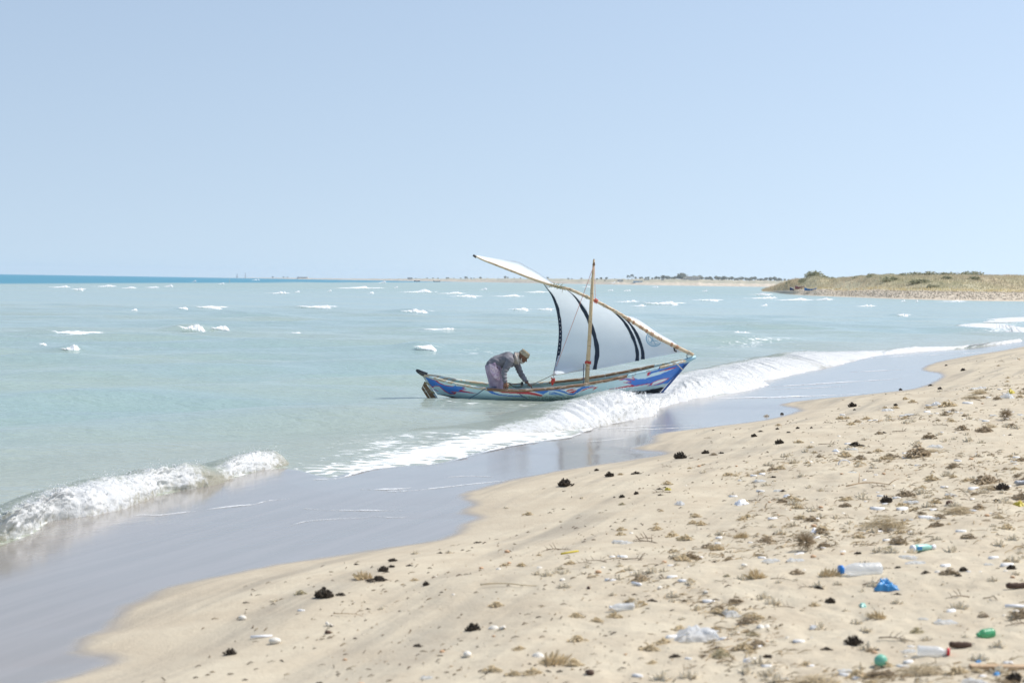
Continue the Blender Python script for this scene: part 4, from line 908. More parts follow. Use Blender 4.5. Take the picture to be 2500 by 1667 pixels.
# stem, sternpost, keel
def post(pts, w, name, mat):
    mb = MB(); n = len(pts)
    for (p, q) in zip(pts[:-1], pts[1:]):
        p = Vector(p); q = Vector(q); d = (q - p); mb.box((p + q) / 2, (w[0], w[1], d.length), d.to_track_quat('Z', 'Y').to_matrix())
    return mb.build(name, mat, boat, smooth=False)
sh = lambda x, z: (x, 0, z)
p0 = LP(1033, 915); p1 = LP(1069, 977); post([p0, p1], (0.035, 0.045), 'sternpost', plain('post_paint', (0.62, 0.70, 0.70), (0.5, 0.55, 0.52), 14, 0.6))
p0 = LP(1683, 880); p1 = LP(1604, 972); post([p0, p1], (0.035, 0.04), 'stem', plain('stem_paint', (0.06, 0.17, 0.46), (0.05, 0.10, 0.25), 9, 0.5))
mb = MB(); mb.tube([LP(1668, 884), LP(1682, 878), LP(1699, 871)], [0.05, 0.05, 0.03], 8); mb.build('bow_tip', M_PALEBLUE, boat)
mb = MB(); mb.tube([LP(1042, 916), LP(1030, 911), LP(1020, 905.5), LP(1016, 902.5)], [0.055, 0.05, 0.038, 0.02], 8); mb.build('stern_horn', M_DARK, boat)
# ---- rudder: three boards hung on the sternpost
ro = [(1036.5,930.5),(1028.5,948),(1043.5,972),(1066,974)]
M_cut = [((1036.5,930.5),(1031.8,941),(1052,973),(1066,974)), ((1031.4,941.6),(1028.5,948),(1043.5,972),(1051.4,973))]
for quad in M_cut:
    mb = MB(); a = [LP(x, y, -0.02) for x, y in quad]; b = [LP(x, y, 0.02) for x, y in quad]
    mb.add(a + b, [(0, 1, 2, 3), (7, 6, 5, 4), (0, 4, 5, 1), (1, 5, 6, 2), (2, 6, 7, 3), (3, 7, 4, 0)]); mb.build('rudder_board', M_RUD, boat, smooth=False)
for (x, y) in ((1043,936),(1056,957)):
    mb = MB(); c = LP(x, y); mb.box(c, (0.10, 0.055, 0.022), Matrix.Rotation(0.5, 3, 'Y')); mb.build('rudder_strap', plain('brass', (0.42, 0.33, 0.12), (0.3, 0.22, 0.1), 20, 0.5), boat, smooth=False)
# thwarts
for x, zz in ((-1.5, 0.02), (-0.05, -0.02), (0.78, 0.03), (1.6, 0.08)):
    uu = (x - xs_t) / (xb_t - xs_t); b = float(half_beam(np.array(uu))) - 0.05; z = float(np.interp(uu, u, ZR)) - 0.12
    mb = MB(); mb.box((x, 0, z), (0.18, 2 * b, 0.025)); mb.build('thwart', M_RIM_C, boat, smooth=False)

# ---- mast
MP = smooth_poly(np.array([LP(x, y) for x, y in ((1433,968),(1433,935),(1435,890),(1438,845),(1441,790),(1444,730),(1447,680),(1450,634))]), 4)
rr = np.interp(np.linspace(0, 1, len(MP)), [0, 0.15, 0.5, 0.8, 1], [0.05, 0.047, 0.040, 0.032, 0.018])
rr = rr * (1 + 0.05 * np.sin(np.arange(len(MP)) * 2.1))
mb = MB(); mb.tube(MP, rr, 12); mast = mb.build('mast', M_SPAR, boat)
mb = MB(); mb.tube([LP(1449.6, 648), LP(1450.2, 632)], [0.03, 0.008], 8); mb.build('mast_tip', wood('mast_tip_wood', (0.16, 0.09, 0.05), (0.30, 0.17, 0.09)), mast)
# ---- yard
YPX = [(1157,624),(1182,636),(1201,643),(1232,655),(1261,666),(1289,677),(1319,687.5),(1349,697),(1370,702),(1395,708),(1433,725),(1455,735),(1476,746),(1503,760.5),(1534,779),(1572,803.5),(1610,826.5),(1649,845.5),(1675,858),(1693,866.5)]
def yard_depth(px): return np.interp(px, [1157, 1300, 1440, 1560, 1693], [0.55, 0.28, 0.085, 0.03, 0.0])
YP = smooth_poly(np.array([LP(x, y, yard_depth(x)) for x, y in YPX]), 4)
rr = np.interp(np.linspace(0, 1, len(YP)), [0, 0.1, 0.4, 0.7, 0.95, 1], [0.014, 0.022, 0.029, 0.032, 0.036, 0.03]) * (1 + 0.08 * fbm(np.arange(len(YP)) * 0.5, np.zeros(len(YP)), 3))
mb = MB(); mb.tube(YP, rr, 10); yard = mb.build('yard', M_YARD, boat)
mb = MB(); mb.tube([LP(1155,623,0.55), LP(1163,628,0.55)], [0.022, 0.028], 8); mb.build('yard_tip_wrap', M_DARK, yard)

# ---- sail: rib lines read in the photograph (leech, three stripes, tack), top to foot
def sail_material(name, col, dirt=(0.52, 0.56, 0.58)):
    m = NT(name); v = m.pos(); f = m.noise(v, 2.2, 5, 0.6); c = m.mix(m.math('MULTIPLY', m.rng(f, 0.4, 0.75), 0.5), col, dirt)
    sp = m.noise(m.mapv(v, (9, 9, 5)), 3, 5, 0.7); c = m.mix(m.math('MULTIPLY', m.rng(sp, 0.69, 0.73), 0.5), c, (0.2, 0.22, 0.23))
    wr = m.noise(m.mapv(v, (5, 5, 1.4), rot=(0, 0.5, 0)), 2.4, 4, 0.6)
    m.p(col=c, rough=0.65, spec=0.25, normal=m.bump(wr, 0.25, 0.03)); m.translucent(0.32, c); return m.m
M_SAIL = sail_material('sail_cloth', (0.82, 0.88, 0.92), (0.72, 0.78, 0.83));  # white cloth with a bluish base, for sky light on its shaded side
M_STRIPE = sail_material('navy_cloth', (0.05, 0.07, 0.105), (0.07, 0.09, 0.125))
RIBS = [[(1324,690),(1334,704),(1346,722),(1357,753),(1362.5,785),(1364,814),(1361.5,848),(1356,885),(1349,915)],
        [(1384,707),(1404,724),(1421,748),(1437,780),(1449,812),(1456,840),(1458,862),(1455,884),(1451.5,902)],
        [(1478,749),(1504,765),(1522,783),(1537,806),(1547,828),(1553,846),(1556,862),(1556,872),(1555.5,881)],
        [(1494,757),(1518,770),(1535,786),(1549,806),(1558,824),(1564,840),(1568,854),(1569.5,866),(1569.5,877)],
        [(1612,829),(1617,833),(1622,838),(1626,843),(1630,848),(1633,852),(1635,857),(1636,861),(1637,864)],
        [(1660,851),(1661,852),(1662,853),(1663,854),(1664,855),(1665,856),(1666,857),(1667,858),(1668,859)]]
RA = [0, 0.30, 0.60, 0.645, 0.88, 1.0]
RIB = np.array([resample(smooth_poly(np.array(r, float), 5), 41) for r in RIBS])       # (6,41,2)
def sail_px(a, b):
    """a along the yard, b down to the foot -> photograph position"""
    a = np.asarray(a, float); b = np.asarray(b, float); k = b * 40; k0 = np.clip(np.floor(k).astype(int), 0, 39); fr = (k - k0)[..., None]
    rows = RIB[:, k0] * (1 - fr) + RIB[:, k0 + 1] * fr          # (6, ...,2)
    sg = np.clip(np.searchsorted(RA, a, side='right') - 1, 0, 4); out = np.zeros(a.shape + (2,))
    for s_i in range(5):
        m_ = sg == s_i
        if m_.any():
            t = ((a[m_] - RA[s_i]) / (RA[s_i + 1] - RA[s_i]))[:, None]; out[m_] = rows[s_i][m_] * (1 - t) + rows[s_i + 1][m_] * t
    return out
def sail_dy(a, b):
    top = yard_depth(1324 + (1660 - 1324) * a) + 0.04
    foot = 0.40 * (1 - a) ** 1.1 + 0.05
    bulge = 0.62 * np.sin(np.pi * b ** 0.75) * (1 - a) ** 0.55 * (0.55 + 0.45 * np.sin(np.pi * np.clip(a + 0.12, 0, 1)))
    curl = -0.85 * sstep(0.78, 1.0, b) * sstep(0.34, 0.0, a)           # clew curl, shaped so that the sun catches this corner
    return top * (1 - b) + foot * b + bulge + curl
def sail_P(a, b, off=0.0):
    q = sail_px(a, b); return LP(q[..., 0], q[..., 1], sail_dy(a, b) + off)
aa, bb = np.meshgrid(np.linspace(0, 1, 150), np.linspace(0, 1, 90))
sail = grid_obj('sail', sail_P(aa, bb), M_SAIL, boat)
def on_sail_strip(a0, w_px, name, mat, wob=0.0, b0=0.0, b1=1.0):
    b = np.linspace(b0, b1, 70); wv = (1 + wob * fbm(b * 14, b * 0 + a0 * 9, 8, 3))
    rows = []
    for sgn in (-1, -0.33, 0.33, 1):
        c = sail_px(np.full_like(b, a0), b); wl_ = w_px * (0.35 + 0.65 * sstep(0, 0.25, b)) if a0 > 0.02 else w_px * (0.55 + 0.45 * sstep(0, 0.4, b))
        off = sgn * wl_ / 2 * wv if a0 > 0.02 else (sgn + 1) * wl_ / 2 * wv
        q = c.copy(); q[:, 0] += off
        rows.append((q, None))
    return rows, b
def strip(name, a0, w_px, mat, wob=0.25, b0=0.0, b1=1.0, side=-1, d=0.006):
    rows, b = on_sail_strip(a0, w_px, name, mat, wob, b0, b1); P = []
    for q, _ in rows:
        aq = a0 + (q[:, 0] - sail_px(np.full_like(b, a0), b)[:, 0]) / 345.0
        P.append(LP(q[:, 0], q[:, 1], sail_dy(np.clip(aq, 0, 1), b) + side * d))
    return grid_obj(name, np.array(P), mat, sail)
for a0, w in ((0.30, 10), (0.60, 8), (0.645, 8)):
    for side in (-1, 1): strip('stripe', a0, w, M_STRIPE, 0.35, 0.0, 1.0, side)
for side in (-1, 1):
    strip('leech_band', 0.0, 8, M_STRIPE, 0.2, 0.0, 0.86, side)
    strip('leech_band', 0.0, 8, sail_material('grey_band', (0.36, 0.37, 0.38)) if side < 0 else M_STRIPE, 0.2, 0.865, 1.0, side)
M_EYE = plain('eyelet_metal', (0.75, 0.76, 0.78), None, rough=0.4)
for b in np.linspace(0.42, 0.97, 14):
    q = sail_px(np.array([0.0]), np.array([b]))[0]; c = LP(q[0] + 4, q[1], sail_dy(0.011, b) - 0.012)
    mb = MB(); mb.lathe([(0.011, 0), (0.011, 0.004)], c, Matrix.Rotation(math.pi / 2, 3, 'X'), 8); mb.build('eyelet', M_EYE, sail)
# upper flap of cloth blown over the yard, and the fold showing above its lower half
def flap(top, yx, name, out, nseg=60):
    T = resample(smooth_poly(np.array(top, float), 6), nseg); B = resample(smooth_poly(np.array(yx, float), 6), nseg)
    rows = []
    for k in np.linspace(0, 1, 9):
        q = B * (1 - k) + T * k; dy = yard_depth(q[:, 0]) + 0.012 + out * math.sin(k * math.pi / 2) * np.sin(np.linspace(0, math.pi, nseg)) ** 0.6
        rows.append(LP(q[:, 0], q[:, 1], dy))
    return grid_obj(name, np.array(rows), M_SAIL, sail)
flap([(1160,622),(1180,626),(1205,630),(1235,634.5),(1265,639.5),(1285,650),(1310,664),(1335,681),(1350,692),(1358,699)], [(1158,625),(1182,636),(1201,643),(1232,655),(1261,666),(1289,677),(1319,688),(1349,698),(1357,700.5)], 'upper_flap', 0.65)
flap([(1530,771),(1552,776),(1575,790),(1597,806),(1618,819),(1642,832),(1664,850)], [(1530,777),(1555,793),(1580,809),(1600,821),(1622,833),(1645,844),(1664,853)], 'upper_flap', 0.30)
# torn rope ends bound round the yard where the cloth crosses it
M_FRAY = plain('frayed_rope', (0.30, 0.30, 0.16), (0.50, 0.46, 0.30), 60, 0.9)
mb = MB()
for i in range(46):
    x = random.uniform(1345, 1378); y = np.interp(x, [p[0] for p in YPX], [p[1] for p in YPX]) + random.uniform(-3, 4); c = Vector(LP(x, y, yard_depth(x) - 0.02))
    d = Vector((random.uniform(-1, 1), random.uniform(-0.7, 0.3), random.uniform(-0.8, 0.9))).normalized() * random.uniform(0.03, 0.10)
    mb.tube([c, c + d * 0.5 + Vector((0.01, 0, 0.01)), c + d], [0.007, 0.006, 0.003], 4)
mb.build('rope_binding', M_FRAY, yard)
M_LASH = plain('lashing', (0.46, 0.20, 0.11), (0.62, 0.42, 0.26), 40, 0.85)
def lashing(x, r=0.04, mat=M_LASH, w=2.5, par=None):
    y = np.interp(x, [p[0] for p in YPX], [p[1] for p in YPX]); a = LP(x - w, y - w * 0.55, yard_depth(x)); b = LP(x + w, y + w * 0.55, yard_depth(x))
    n = 26; pts = []
    ax = Vector(b - a); Lx = ax.length; ax.normalize(); e1 = ax.orthogonal().normalized(); e2 = ax.cross(e1)
    for i in range(n):
        t = i / (n - 1); th = t * 2 * math.pi * 3; pts.append(Vector(a) + ax * (t * Lx) + (e1 * math.cos(th) + e2 * math.sin(th)) * r)
    mb = MB(); mb.tube(pts, 0.008, 5); mb.build('lashing', mat, par or yard)
for x, r_l, w_l in ((1395, .032, 1.5), (1433, .036, 2.5), (1476, .034, 2), (1505, .035, 2), (1536, .037, 4), (1547, .036, 2), (1566, .037, 5), (1579, .036, 2), (1592, .038, 4), (1611, .037, 6), (1640, .038, 2.5), (1653, .038, 2)): lashing(x, r_l, M_LASH if x > 1530 else M_ROPE, w_l)
lashing(1455, 0.045, M_RED, 4); lashing(1682, 0.042, M_ROPE)
# red tie round the mast
mb = MB(); c = Vector(LP(1435.5, 888)); mb.tube([c + Vector((math.cos(t) * 0.055, math.sin(t) * 0.055, 0.012 * math.sin(2 * t) + t * 0.004)) for t in np.linspace(0, 4 * math.pi, 30)], 0.012, 6); mb.build('mast_tie', M_RED, mast)
# ropes
def rope(pts, r, mat, name='rope', sag=0.0):
    P = [Vector(LP(x, y, dy)) for x, y, dy in pts]
    if len(P) == 2:
        a, b = P; P = [a.lerp(b, t) - Vector((0, 0, sag * 4 * t * (1 - t))) for t in np.linspace(0, 1, 12)]
    else: P = [Vector(p) for p in smooth_poly(np.array([tuple(p) for p in P]), 5)]
    mb = MB(); mb.tube(P, r, 5); return mb.build(name, mat, boat)
rope([(1449,650,-0.03),(1357,897,-0.02)], 0.006, M_PINK, 'halyard', 0.02); rope([(1357,897,-0.02),(1346,940,0.0)], 0.006, M_PINK, 'halyard')
rope([(1451,640,0.02),(1453.5,733,0.06)], 0.005, M_PINK, 'halyard'); rope([(1448,700,0.02),(1449,731,0.06)], 0.004, M_PINK, 'halyard')
rope([(1349,915,-0.38),(1294,940,0.30)], 0.008, M_ROPE, 'sheet', 0.01); rope([(1349,916,-0.38),(1432,898,-0.06)], 0.005, M_ROPE, 'sheet', 0.02)
rope([(1425,888,-0.05),(1424,936,-0.2)], 0.008, M_BLUEROPE, 'stay'); rope([(1430,888,-0.05),(1426,895,-0.05),(1425,936,-0.1)], 0.006, M_ROPE, 'stay')
rope([(1645,883.5,-0.20),(1655,891,-0.17),(1666,902,-0.10)], 0.010, M_ROPE, 'bow_rope'); rope([(1679,861,0.0),(1677,868,-0.02),(1678,876,-0.03)], 0.009, M_BLUEROPE, 'bow_rope')
rope([(1238,934,0.45),(1255,937,0.4),(1275,935,0.42)], 0.010, M_DARK, 'rope'); rope([(1243,936,0.1),(1252,942,0.0),(1262,946,-0.1),(1275,944,0.0)], 0.010, M_DARK, 'rope')
rope([(1215,945,-0.3),(1196,945,-0.58),(1184,949,-0.64),(1166,961,-0.60),(1150,970,-0.56),(1140,978,-0.55)], 0.009, M_BLUEROPE, 'rope')
rope([(1268,961,-0.60),(1278,968,-0.58),(1288,973,-0.57)], 0.008, M_BLUEROPE, 'rope')
# block at the far rail, red ties standing on the near rail
mb = MB(); mb.box(LP(1275, 936, 0.45), (0.05, 0.05, 0.07)); mb.build('cleat', M_DARK, boat)
rs = random.Random(4); mb = MB(); c = Vector(LP(1350, 934, -0.40))
for i in range(9):
    d = Vector((rs.uniform(-0.05, 0.05), rs.uniform(-0.02, 0.02), rs.uniform(0.02, 0.12))); mb.tube([c - Vector((0.01, 0, 0.05)), c + d * 0.6 + Vector((rs.uniform(-.02, .02), 0, 0)), c + d], [0.012, 0.014, 0.008], 5)
mb.build('red_knot', M_RED, boat)
# blue round emblem printed on the sail near the tack
M_EMB = sail_material('emblem_blue', (0.25, 0.50, 0.68), (0.32, 0.55, 0.70))
AG = np.stack([aa, bb], -1).reshape(-1, 2); PG = sail_px(AG[:, 0], AG[:, 1]); DG = sail_dy(AG[:, 0], AG[:, 1])
def sail_depth_at(x, y): i = np.argmin((PG[:, 0] - x) ** 2 + (PG[:, 1] - y) ** 2); return DG[i]
def emb_line(pts, w):
    pts = resample(np.array(pts, float), 40); tg = np.gradient(pts, axis=0); nr = np.stack([-tg[:, 1], tg[:, 0]], -1); nr /= np.linalg.norm(nr, axis=1)[:, None]
    rows = []
    for s_i in (-0.5, 0.5):
        q = pts + nr * w * s_i; rows.append(np.array([LP(x, y, sail_depth_at(x, y) - 0.008) for x, y in q]))
    grid_obj('emblem', np.array(rows), M_EMB, sail, flip=True)
ec = (1597, 826)
circ = lambda r, a0, a1: [(ec[0] + r * math.cos(t), ec[1] + r * math.sin(t)) for t in np.linspace(math.radians(a0), math.radians(a1), 40)]
emb_line(circ(19, 35, 215), 2.2); emb_line(circ(15, 45, 205), 1.2)
emb_line([(1582,820),(1590,826),(1598,836),(1601,842)], 1.4); emb_line([(1586,838),(1592,830),(1600,832),(1607,834)], 1.2); emb_line([(1592,818),(1594,827),(1590,838)], 1.2)
# clip at the tack
mb = MB(); mb.tube([LP(1646,848,0.03), LP(1647,856,0.03), LP(1652,858,0.02)], [0.022, 0.018, 0.02], 6); mb.build('tack_clip', M_DARK, sail)

# ================================================================== the fisherman
def PX(px, py, dy): return Vector(at_y(np.array(px, float), np.array(py, float), BY + dy))
def capsule(bm_list, pts, rads, seg=12, squash=(1, 1, 1)):
    """tapered chain of spheres and cones to be fused by the voxel remesher"""
    mb = bm_list; pts = [Vector(p) for p in pts]
    for i, (p, r) in enumerate(zip(pts, rads)): ball(mb, p, (r, r, r))
    for i in range(len(pts) - 1):
        mb.tube([pts[i], pts[i + 1]], [rads[i], rads[i + 1]], seg)
def ball(mb, c, r, R=None, n=14, k=9):
    prof = []
    V = []; F = []
    for i in range(k + 1):
        ph = math.pi * i / k
        for j in range(n):
            th = 2 * math.pi * j / n; p = Vector((r[0] * math.sin(ph) * math.cos(th), r[1] * math.sin(ph) * math.sin(th), -r[2] * math.cos(ph)))
            if R is not None: p = R @ p
            V.append(p + Vector(c))
    F = [(i * n + j, i * n + (j + 1) % n, (i + 1) * n + (j + 1) % n, (i + 1) * n + j) for i in range(k) for j in range(n)]
    mb.add(V, F)
def fuse(name, mb, mat, parent, voxel=0.008, smooth=3, factor=0.5, disp=None, origin=None):
    me = bpy.data.meshes.new(name + '_raw'); me.from_pydata(mb.v, [], mb.f); me.update()
    bm = bmesh.new(); bm.from_mesh(me); bmesh.ops.remove_doubles(bm, verts=bm.verts, dist=1e-5); bmesh.ops.recalc_face_normals(bm, faces=bm.faces); bm.to_mesh(me); bm.free()
    o = bpy.data.objects.new(name + '_tmp', me); COL.objects.link(o)
    r = o.modifiers.new('r', 'REMESH'); r.mode = 'VOXEL'; r.voxel_size = voxel; r.use_smooth_shade = True
    s = o.modifiers.new('s', 'SMOOTH'); s.iterations = smooth; s.factor = factor
    dg = bpy.context.evaluated_depsgraph_get(); m2 = bpy.data.meshes.new_from_object(o.evaluated_get(dg)); m2.name = name
    bpy.data.objects.remove(o); bpy.data.meshes.remove(me)
    if disp:
        n = len(m2.vertices); co = np.empty(n * 3, np.float32); m2.vertices.foreach_get('co', co); co = co.reshape(-1, 3)
        no = np.empty(n * 3, np.float32); m2.vertices.foreach_get('normal', no); no = no.reshape(-1, 3)
        co += no * disp(co)[:, None].astype(np.float32); m2.vertices.foreach_set('co', co.ravel()); m2.update()
    if origin is not None: m2.transform(Matrix.Translation(-Vector(origin)))
    m2.polygons.foreach_set('use_smooth', [True] * len(m2.polygons)); m2.materials.clear()
    return obj(name, m2, mat, parent)
base = PX(1212, 966, -0.12); base.z = -0.075
person = thing('person', 'person in grey sweater, patterned purple sarong and tan head wrap bending over the boat rail', 'person', tuple(base))
skin = NT('skin'); v = skin.pos(); skin.p(col=skin.mix(skin.rng(skin.noise(v, 14, 4), 0.3, 0.7), (0.165, 0.078, 0.045), (0.23, 0.115, 0.068)), rough=0.55, spec=0.35); M_SKIN = skin.m
# joints
hipC = PX(1208, 898, -0.14); lowb = PX(1213, 884, -0.14); chest = PX(1240, 877, -0.14); neck0 = PX(1257, 874, -0.14); headC = PX(1276, 872, -0.16)
shN = PX(1246, 880, -0.32); elN = PX(1230.5, 908, -0.40); wrN = PX(1233.5, 933, -0.50)
shF = PX(1260, 884, 0.03); elF = PX(1272, 912, -0.02); wrF = PX(1286, 933, -0.28)
hipN = PX(1207, 899, -0.24); hipF = PX(1209, 899, -0.04)
knN = PX(1217, 932, -0.26); knF = PX(1222, 932, -0.02)
anN = Vector((base.x - 0.03, base.y - 0.13, 0.0)); anF = Vector((base.x + 0.02, base.y + 0.12, 0.0))
body = MB()
capsule(body, [hipC, lowb, chest, neck0], [0.125, 0.115, 0.125, 0.06])
ball(body, chest, (0.15, 0.17, 0.12)); capsule(body, [hipN, hipC, hipF], [0.09, 0.11, 0.09])
capsule(body, [neck0, headC + Vector((-0.05, 0, -0.02))], [0.058, 0.056])
# head: face looks to the right and down
FD = Vector((0.80, -0.16, -0.58)).normalized(); UPH = Vector((0.50, 0.0, 0.86)); UPH = (UPH - FD * UPH.dot(FD)).normalized(); SDH = FD.cross(UPH)
HR = Matrix((FD, SDH, UPH)).transposed()
hp = lambda a, b, c: headC + FD * a + SDH * b + UPH * c
ball(body, hp(-0.01, 0, 0.02), (0.098, 0.076, 0.10), HR); ball(body, hp(0.025, 0, -0.05), (0.065, 0.056, 0.065), HR)
ball(body, hp(0.055, 0, -0.085), (0.03, 0.03, 0.025), HR)
capsule(body, [hp(0.088, 0, 0.018), hp(0.108, 0, -0.020)], [0.010, 0.017])                # nose
ball(body, hp(0.10, 0.012, -0.024), (0.012, 0.01, 0.009), HR); ball(body, hp(0.10, -0.012, -0.024), (0.012, 0.01, 0.009), HR)
ball(body, hp(0.082, 0, 0.035), (0.018, 0.05, 0.011), HR)                                    # brow
for s_ in (1, -1):
    ball(body, hp(-0.005, s_ * 0.078, -0.005), (0.020, 0.010, 0.030), HR); ball(body, hp(0.07, s_ * 0.04, -0.015), (0.02, 0.02, 0.016), HR)
ball(body, hp(0.088, 0, -0.052), (0.014, 0.026, 0.007), HR); ball(body, hp(0.085, 0, -0.064), (0.013, 0.022, 0.007), HR)
capsule(body, [shN, elN, wrN], [0.055, 0.042, 0.030]); capsule(body, [shF, elF, wrF], [0.055, 0.042, 0.030])
def leg(h, k, a, toe):
    capsule(body, [h, k, k.lerp(a, 0.35), a], [0.078, 0.058, 0.055, 0.036]); f = a + Vector((toe, 0, -0.045)); capsule(body, [a + Vector((-0.03, 0, -0.035)), a + Vector((0.06, 0, -0.03)), f], [0.034, 0.032, 0.024])
leg(hipN, knN, anN, 0.16); leg(hipF, knF, anF, 0.16)
def hand(w, d, side, up, curl, s=1.0):
    """palm and five fingers bending over what is held: d = from wrist to knuckles, side = towards the little finger, up = back of hand"""
    d = d.normalized(); side = side.normalized(); up = up.normalized()
    k = w + d * 0.085 * s
    for q in (-0.03, -0.01, 0.012, 0.032): capsule(body, [w + side * q * 0.5, k + side * q], [0.020 * s, 0.0135 * s])
    for q, ln in ((-0.033, 0.068), (-0.011, 0.078), (0.012, 0.072), (0.034, 0.056)):
        a = k + side * q * 1.25; d1 = (d * math.cos(curl) - up * math.sin(curl)); d2 = (d * math.cos(curl * 2.1) - up * math.sin(curl * 2.1))
        b = a + d1 * ln * 0.5; c = b + d2 * ln * 0.55; capsule(body, [k + side * q, a, b, c], [0.0125 * s, 0.011 * s, 0.0100 * s, 0.0085 * s], 8)
    t0 = w + d * 0.03 - side * 0.02; t1 = t0 - side * 0.035 + d * 0.03 - up * 0.01; t2 = t1 + d * 0.038 - up * 0.012 + side * 0.004
    capsule(body, [t0, t1, t2], [0.016 * s, 0.012 * s, 0.0095 * s], 8)
hand(wrN, Vector((0.10, -0.45, -1.0)), Vector((-1, -0.1, 0.0)), Vector((0.05, -1, 0.45)), 0.45)
hand(wrF, Vector((1.0, -0.45, -0.75)), Vector((0.2, 1, -0.1)), Vector((0.45, 0.05, 0.9)), 0.22)
fuse('body', body, M_SKIN, person, 0.0062, 2, 0.5, origin=base)
# eyes
M_EYEW = plain('eye', (0.05, 0.035, 0.03), None, rough=0.2)
for s_ in (1, -1):
    mb = MB(); ball(mb, hp(0.084, s_ * 0.032, 0.012) - base, (0.010, 0.012, 0.008), HR, 8, 6); mb.build('eye', M_EYEW, person)
# sweater
m = NT('sweater_knit'); v = m.pos(); f = m.noise(v, 7, 4, 0.6)
c = m.mix(m.rng(f, 0.3, 0.7), (0.165, 0.158, 0.18), (0.25, 0.24, 0.265)); wv = m.noise(m.mapv(v, (12, 12, 40)), 4, 4)
m.p(col=c, rough=0.9, spec=0.15, sheen=0.2, normal=m.bump(wv, 0.5, 0.012)); M_KNIT = m.m
sw = MB()
capsule(sw, [PX(1203, 893, -0.14), lowb, chest, PX(1252, 876, -0.14)], [0.140, 0.142, 0.155, 0.10]); ball(sw, chest + Vector((-0.01, 0, 0.0)), (0.16, 0.20, 0.125)); ball(sw, lowb, (0.14, 0.165, 0.12))
ball(sw, PX(1243, 889, -0.14), (0.12, 0.15, 0.07))
capsule(sw, [chest.lerp(shN, 0.5), shN, shN.lerp(elN, 0.5), elN, elN.lerp(wrN, 0.6), wrN + (elN - wrN) * 0.06], [0.10, 0.082, 0.070, 0.063, 0.052, 0.044])
capsule(sw, [chest.lerp(shF, 0.5), shF, shF.lerp(elF, 0.5), elF, elF.lerp(wrF, 0.6), wrF + (elF - wrF) * 0.08], [0.10, 0.080, 0.068, 0.060, 0.050, 0.042])
def folds(co):
    return 0.011 * fbm(co[:, 0] * 9 + co[:, 2] * 14, co[:, 1] * 8, 61, 3) + 0.006 * np.sin(co[:, 2] * 95 + 3 * fbm(co[:, 0] * 8, co[:, 1] * 8, 5, 2)) * sstep(0.72, 0.55, co[:, 2])
fuse('sweater', sw, M_KNIT, person, 0.010, 3, 0.5, folds, base)
# sarong wrapped round hips and legs, with the lighter flap
m = NT('sarong_cloth'); v = m.pos()
pt = m.voro(v, 26); c = m.mix(m.rng(m.noise(v, 9, 4), 0.35, 0.65), (0.37, 0.28, 0.37), (0.50, 0.41, 0.49)); c = m.mix(m.rng(pt, 0.10, 0.17, 1.0, 0.0), c, (0.30, 0.05, 0.13))
ln = m.noise(m.mapv(v, (22, 22, 6)), 2, 3); c = m.mix(m.math('MULTIPLY', m.rng(ln, 0.55, 0.68), 0.4), c, (0.52, 0.42, 0.50)); m.p(col=c, rough=0.85, spec=0.15); M_SAR = m.m
sa = MB(); 
rings = [(1203,886,0.155,0.175),(1205,899,0.172,0.195),(1207,912,0.165,0.195),(1210,926,0.155,0.20),(1213,941,0.150,0.205),(1215,955,0.150,0.20)]
V = []; nS = 40
for (x, y, rx, ry) in rings:
    c = PX(x, y, -0.14)
    for j in range(nS):
        t = 2 * math.pi * j / nS; w_ = 1 + 0.03 * math.sin(t * 9 + y * 0.05); V.append(c + Vector((rx * w_ * math.cos(t), ry * w_ * math.sin(t), 0.05 * math.cos(t) if y < 890 else 0)))
F = [(i * nS + j, i * nS + (j + 1) % nS, (i + 1) * nS + (j + 1) % nS, (i + 1) * nS + j) for i in range(len(rings) - 1) for j in range(nS)] + [tuple(range(nS)), tuple(reversed(range((len(rings) - 1) * nS, len(rings) * nS)))]
sa.add(V, F)
fuse('sarong', sa, M_SAR, person, 0.011, 3, 0.5, lambda co: 0.006 * np.sin(co[:, 0] * 60 + co[:, 2] * 14 + 2 * fbm(co[:, 1] * 6, co[:, 2] * 4, 3, 2)), base)
m = NT('sarong_flap'); v = m.pos(); q = m.noise(m.mapv(v, (18, 18, 18)), 2.2, 5, 0.7); c = m.mix(m.rng(q, 0.42, 0.58), (0.86, 0.70, 0.76), (0.56, 0.38, 0.52)); c = m.mix(m.rng(m.noise(v, 40, 3), 0.62, 0.7), c, (0.5, 0.10, 0.2)); m.p(col=c, rough=0.85, spec=0.15, normal=m.bump(m.noise(m.mapv(v, (10, 10, 24)), 3, 3), 0.6, 0.02)); M_FLAP = m.m
top = np.array([(1195,887),(1202,890),(1210,896),(1217,902),(1222,908)], float); bot = np.array([(1196,903),(1201,915),(1207,923),(1214,928),(1220,929)], float)
T = resample(top, 24); B = resample(bot, 24); rows = []
for k in np.linspace(0, 1, 14):
    q = T * (1 - k) + B * k; x = (q[:, 0] - 1207) / 21.0; dy = -0.14 - 0.205 * np.sqrt(np.clip(1 - np.clip(np.abs(x), 0, 0.97) ** 2.0, 0.05, 1)) - 0.045 - 0.012 * np.sin(k * 9 + x * 4) * math.sin(math.pi * k)
    rows.append(np.array([PX(a, b, c) - base for (a, b), c in zip(q, dy)]))
grid_obj('sarong_flap', np.array(rows), M_FLAP, person)
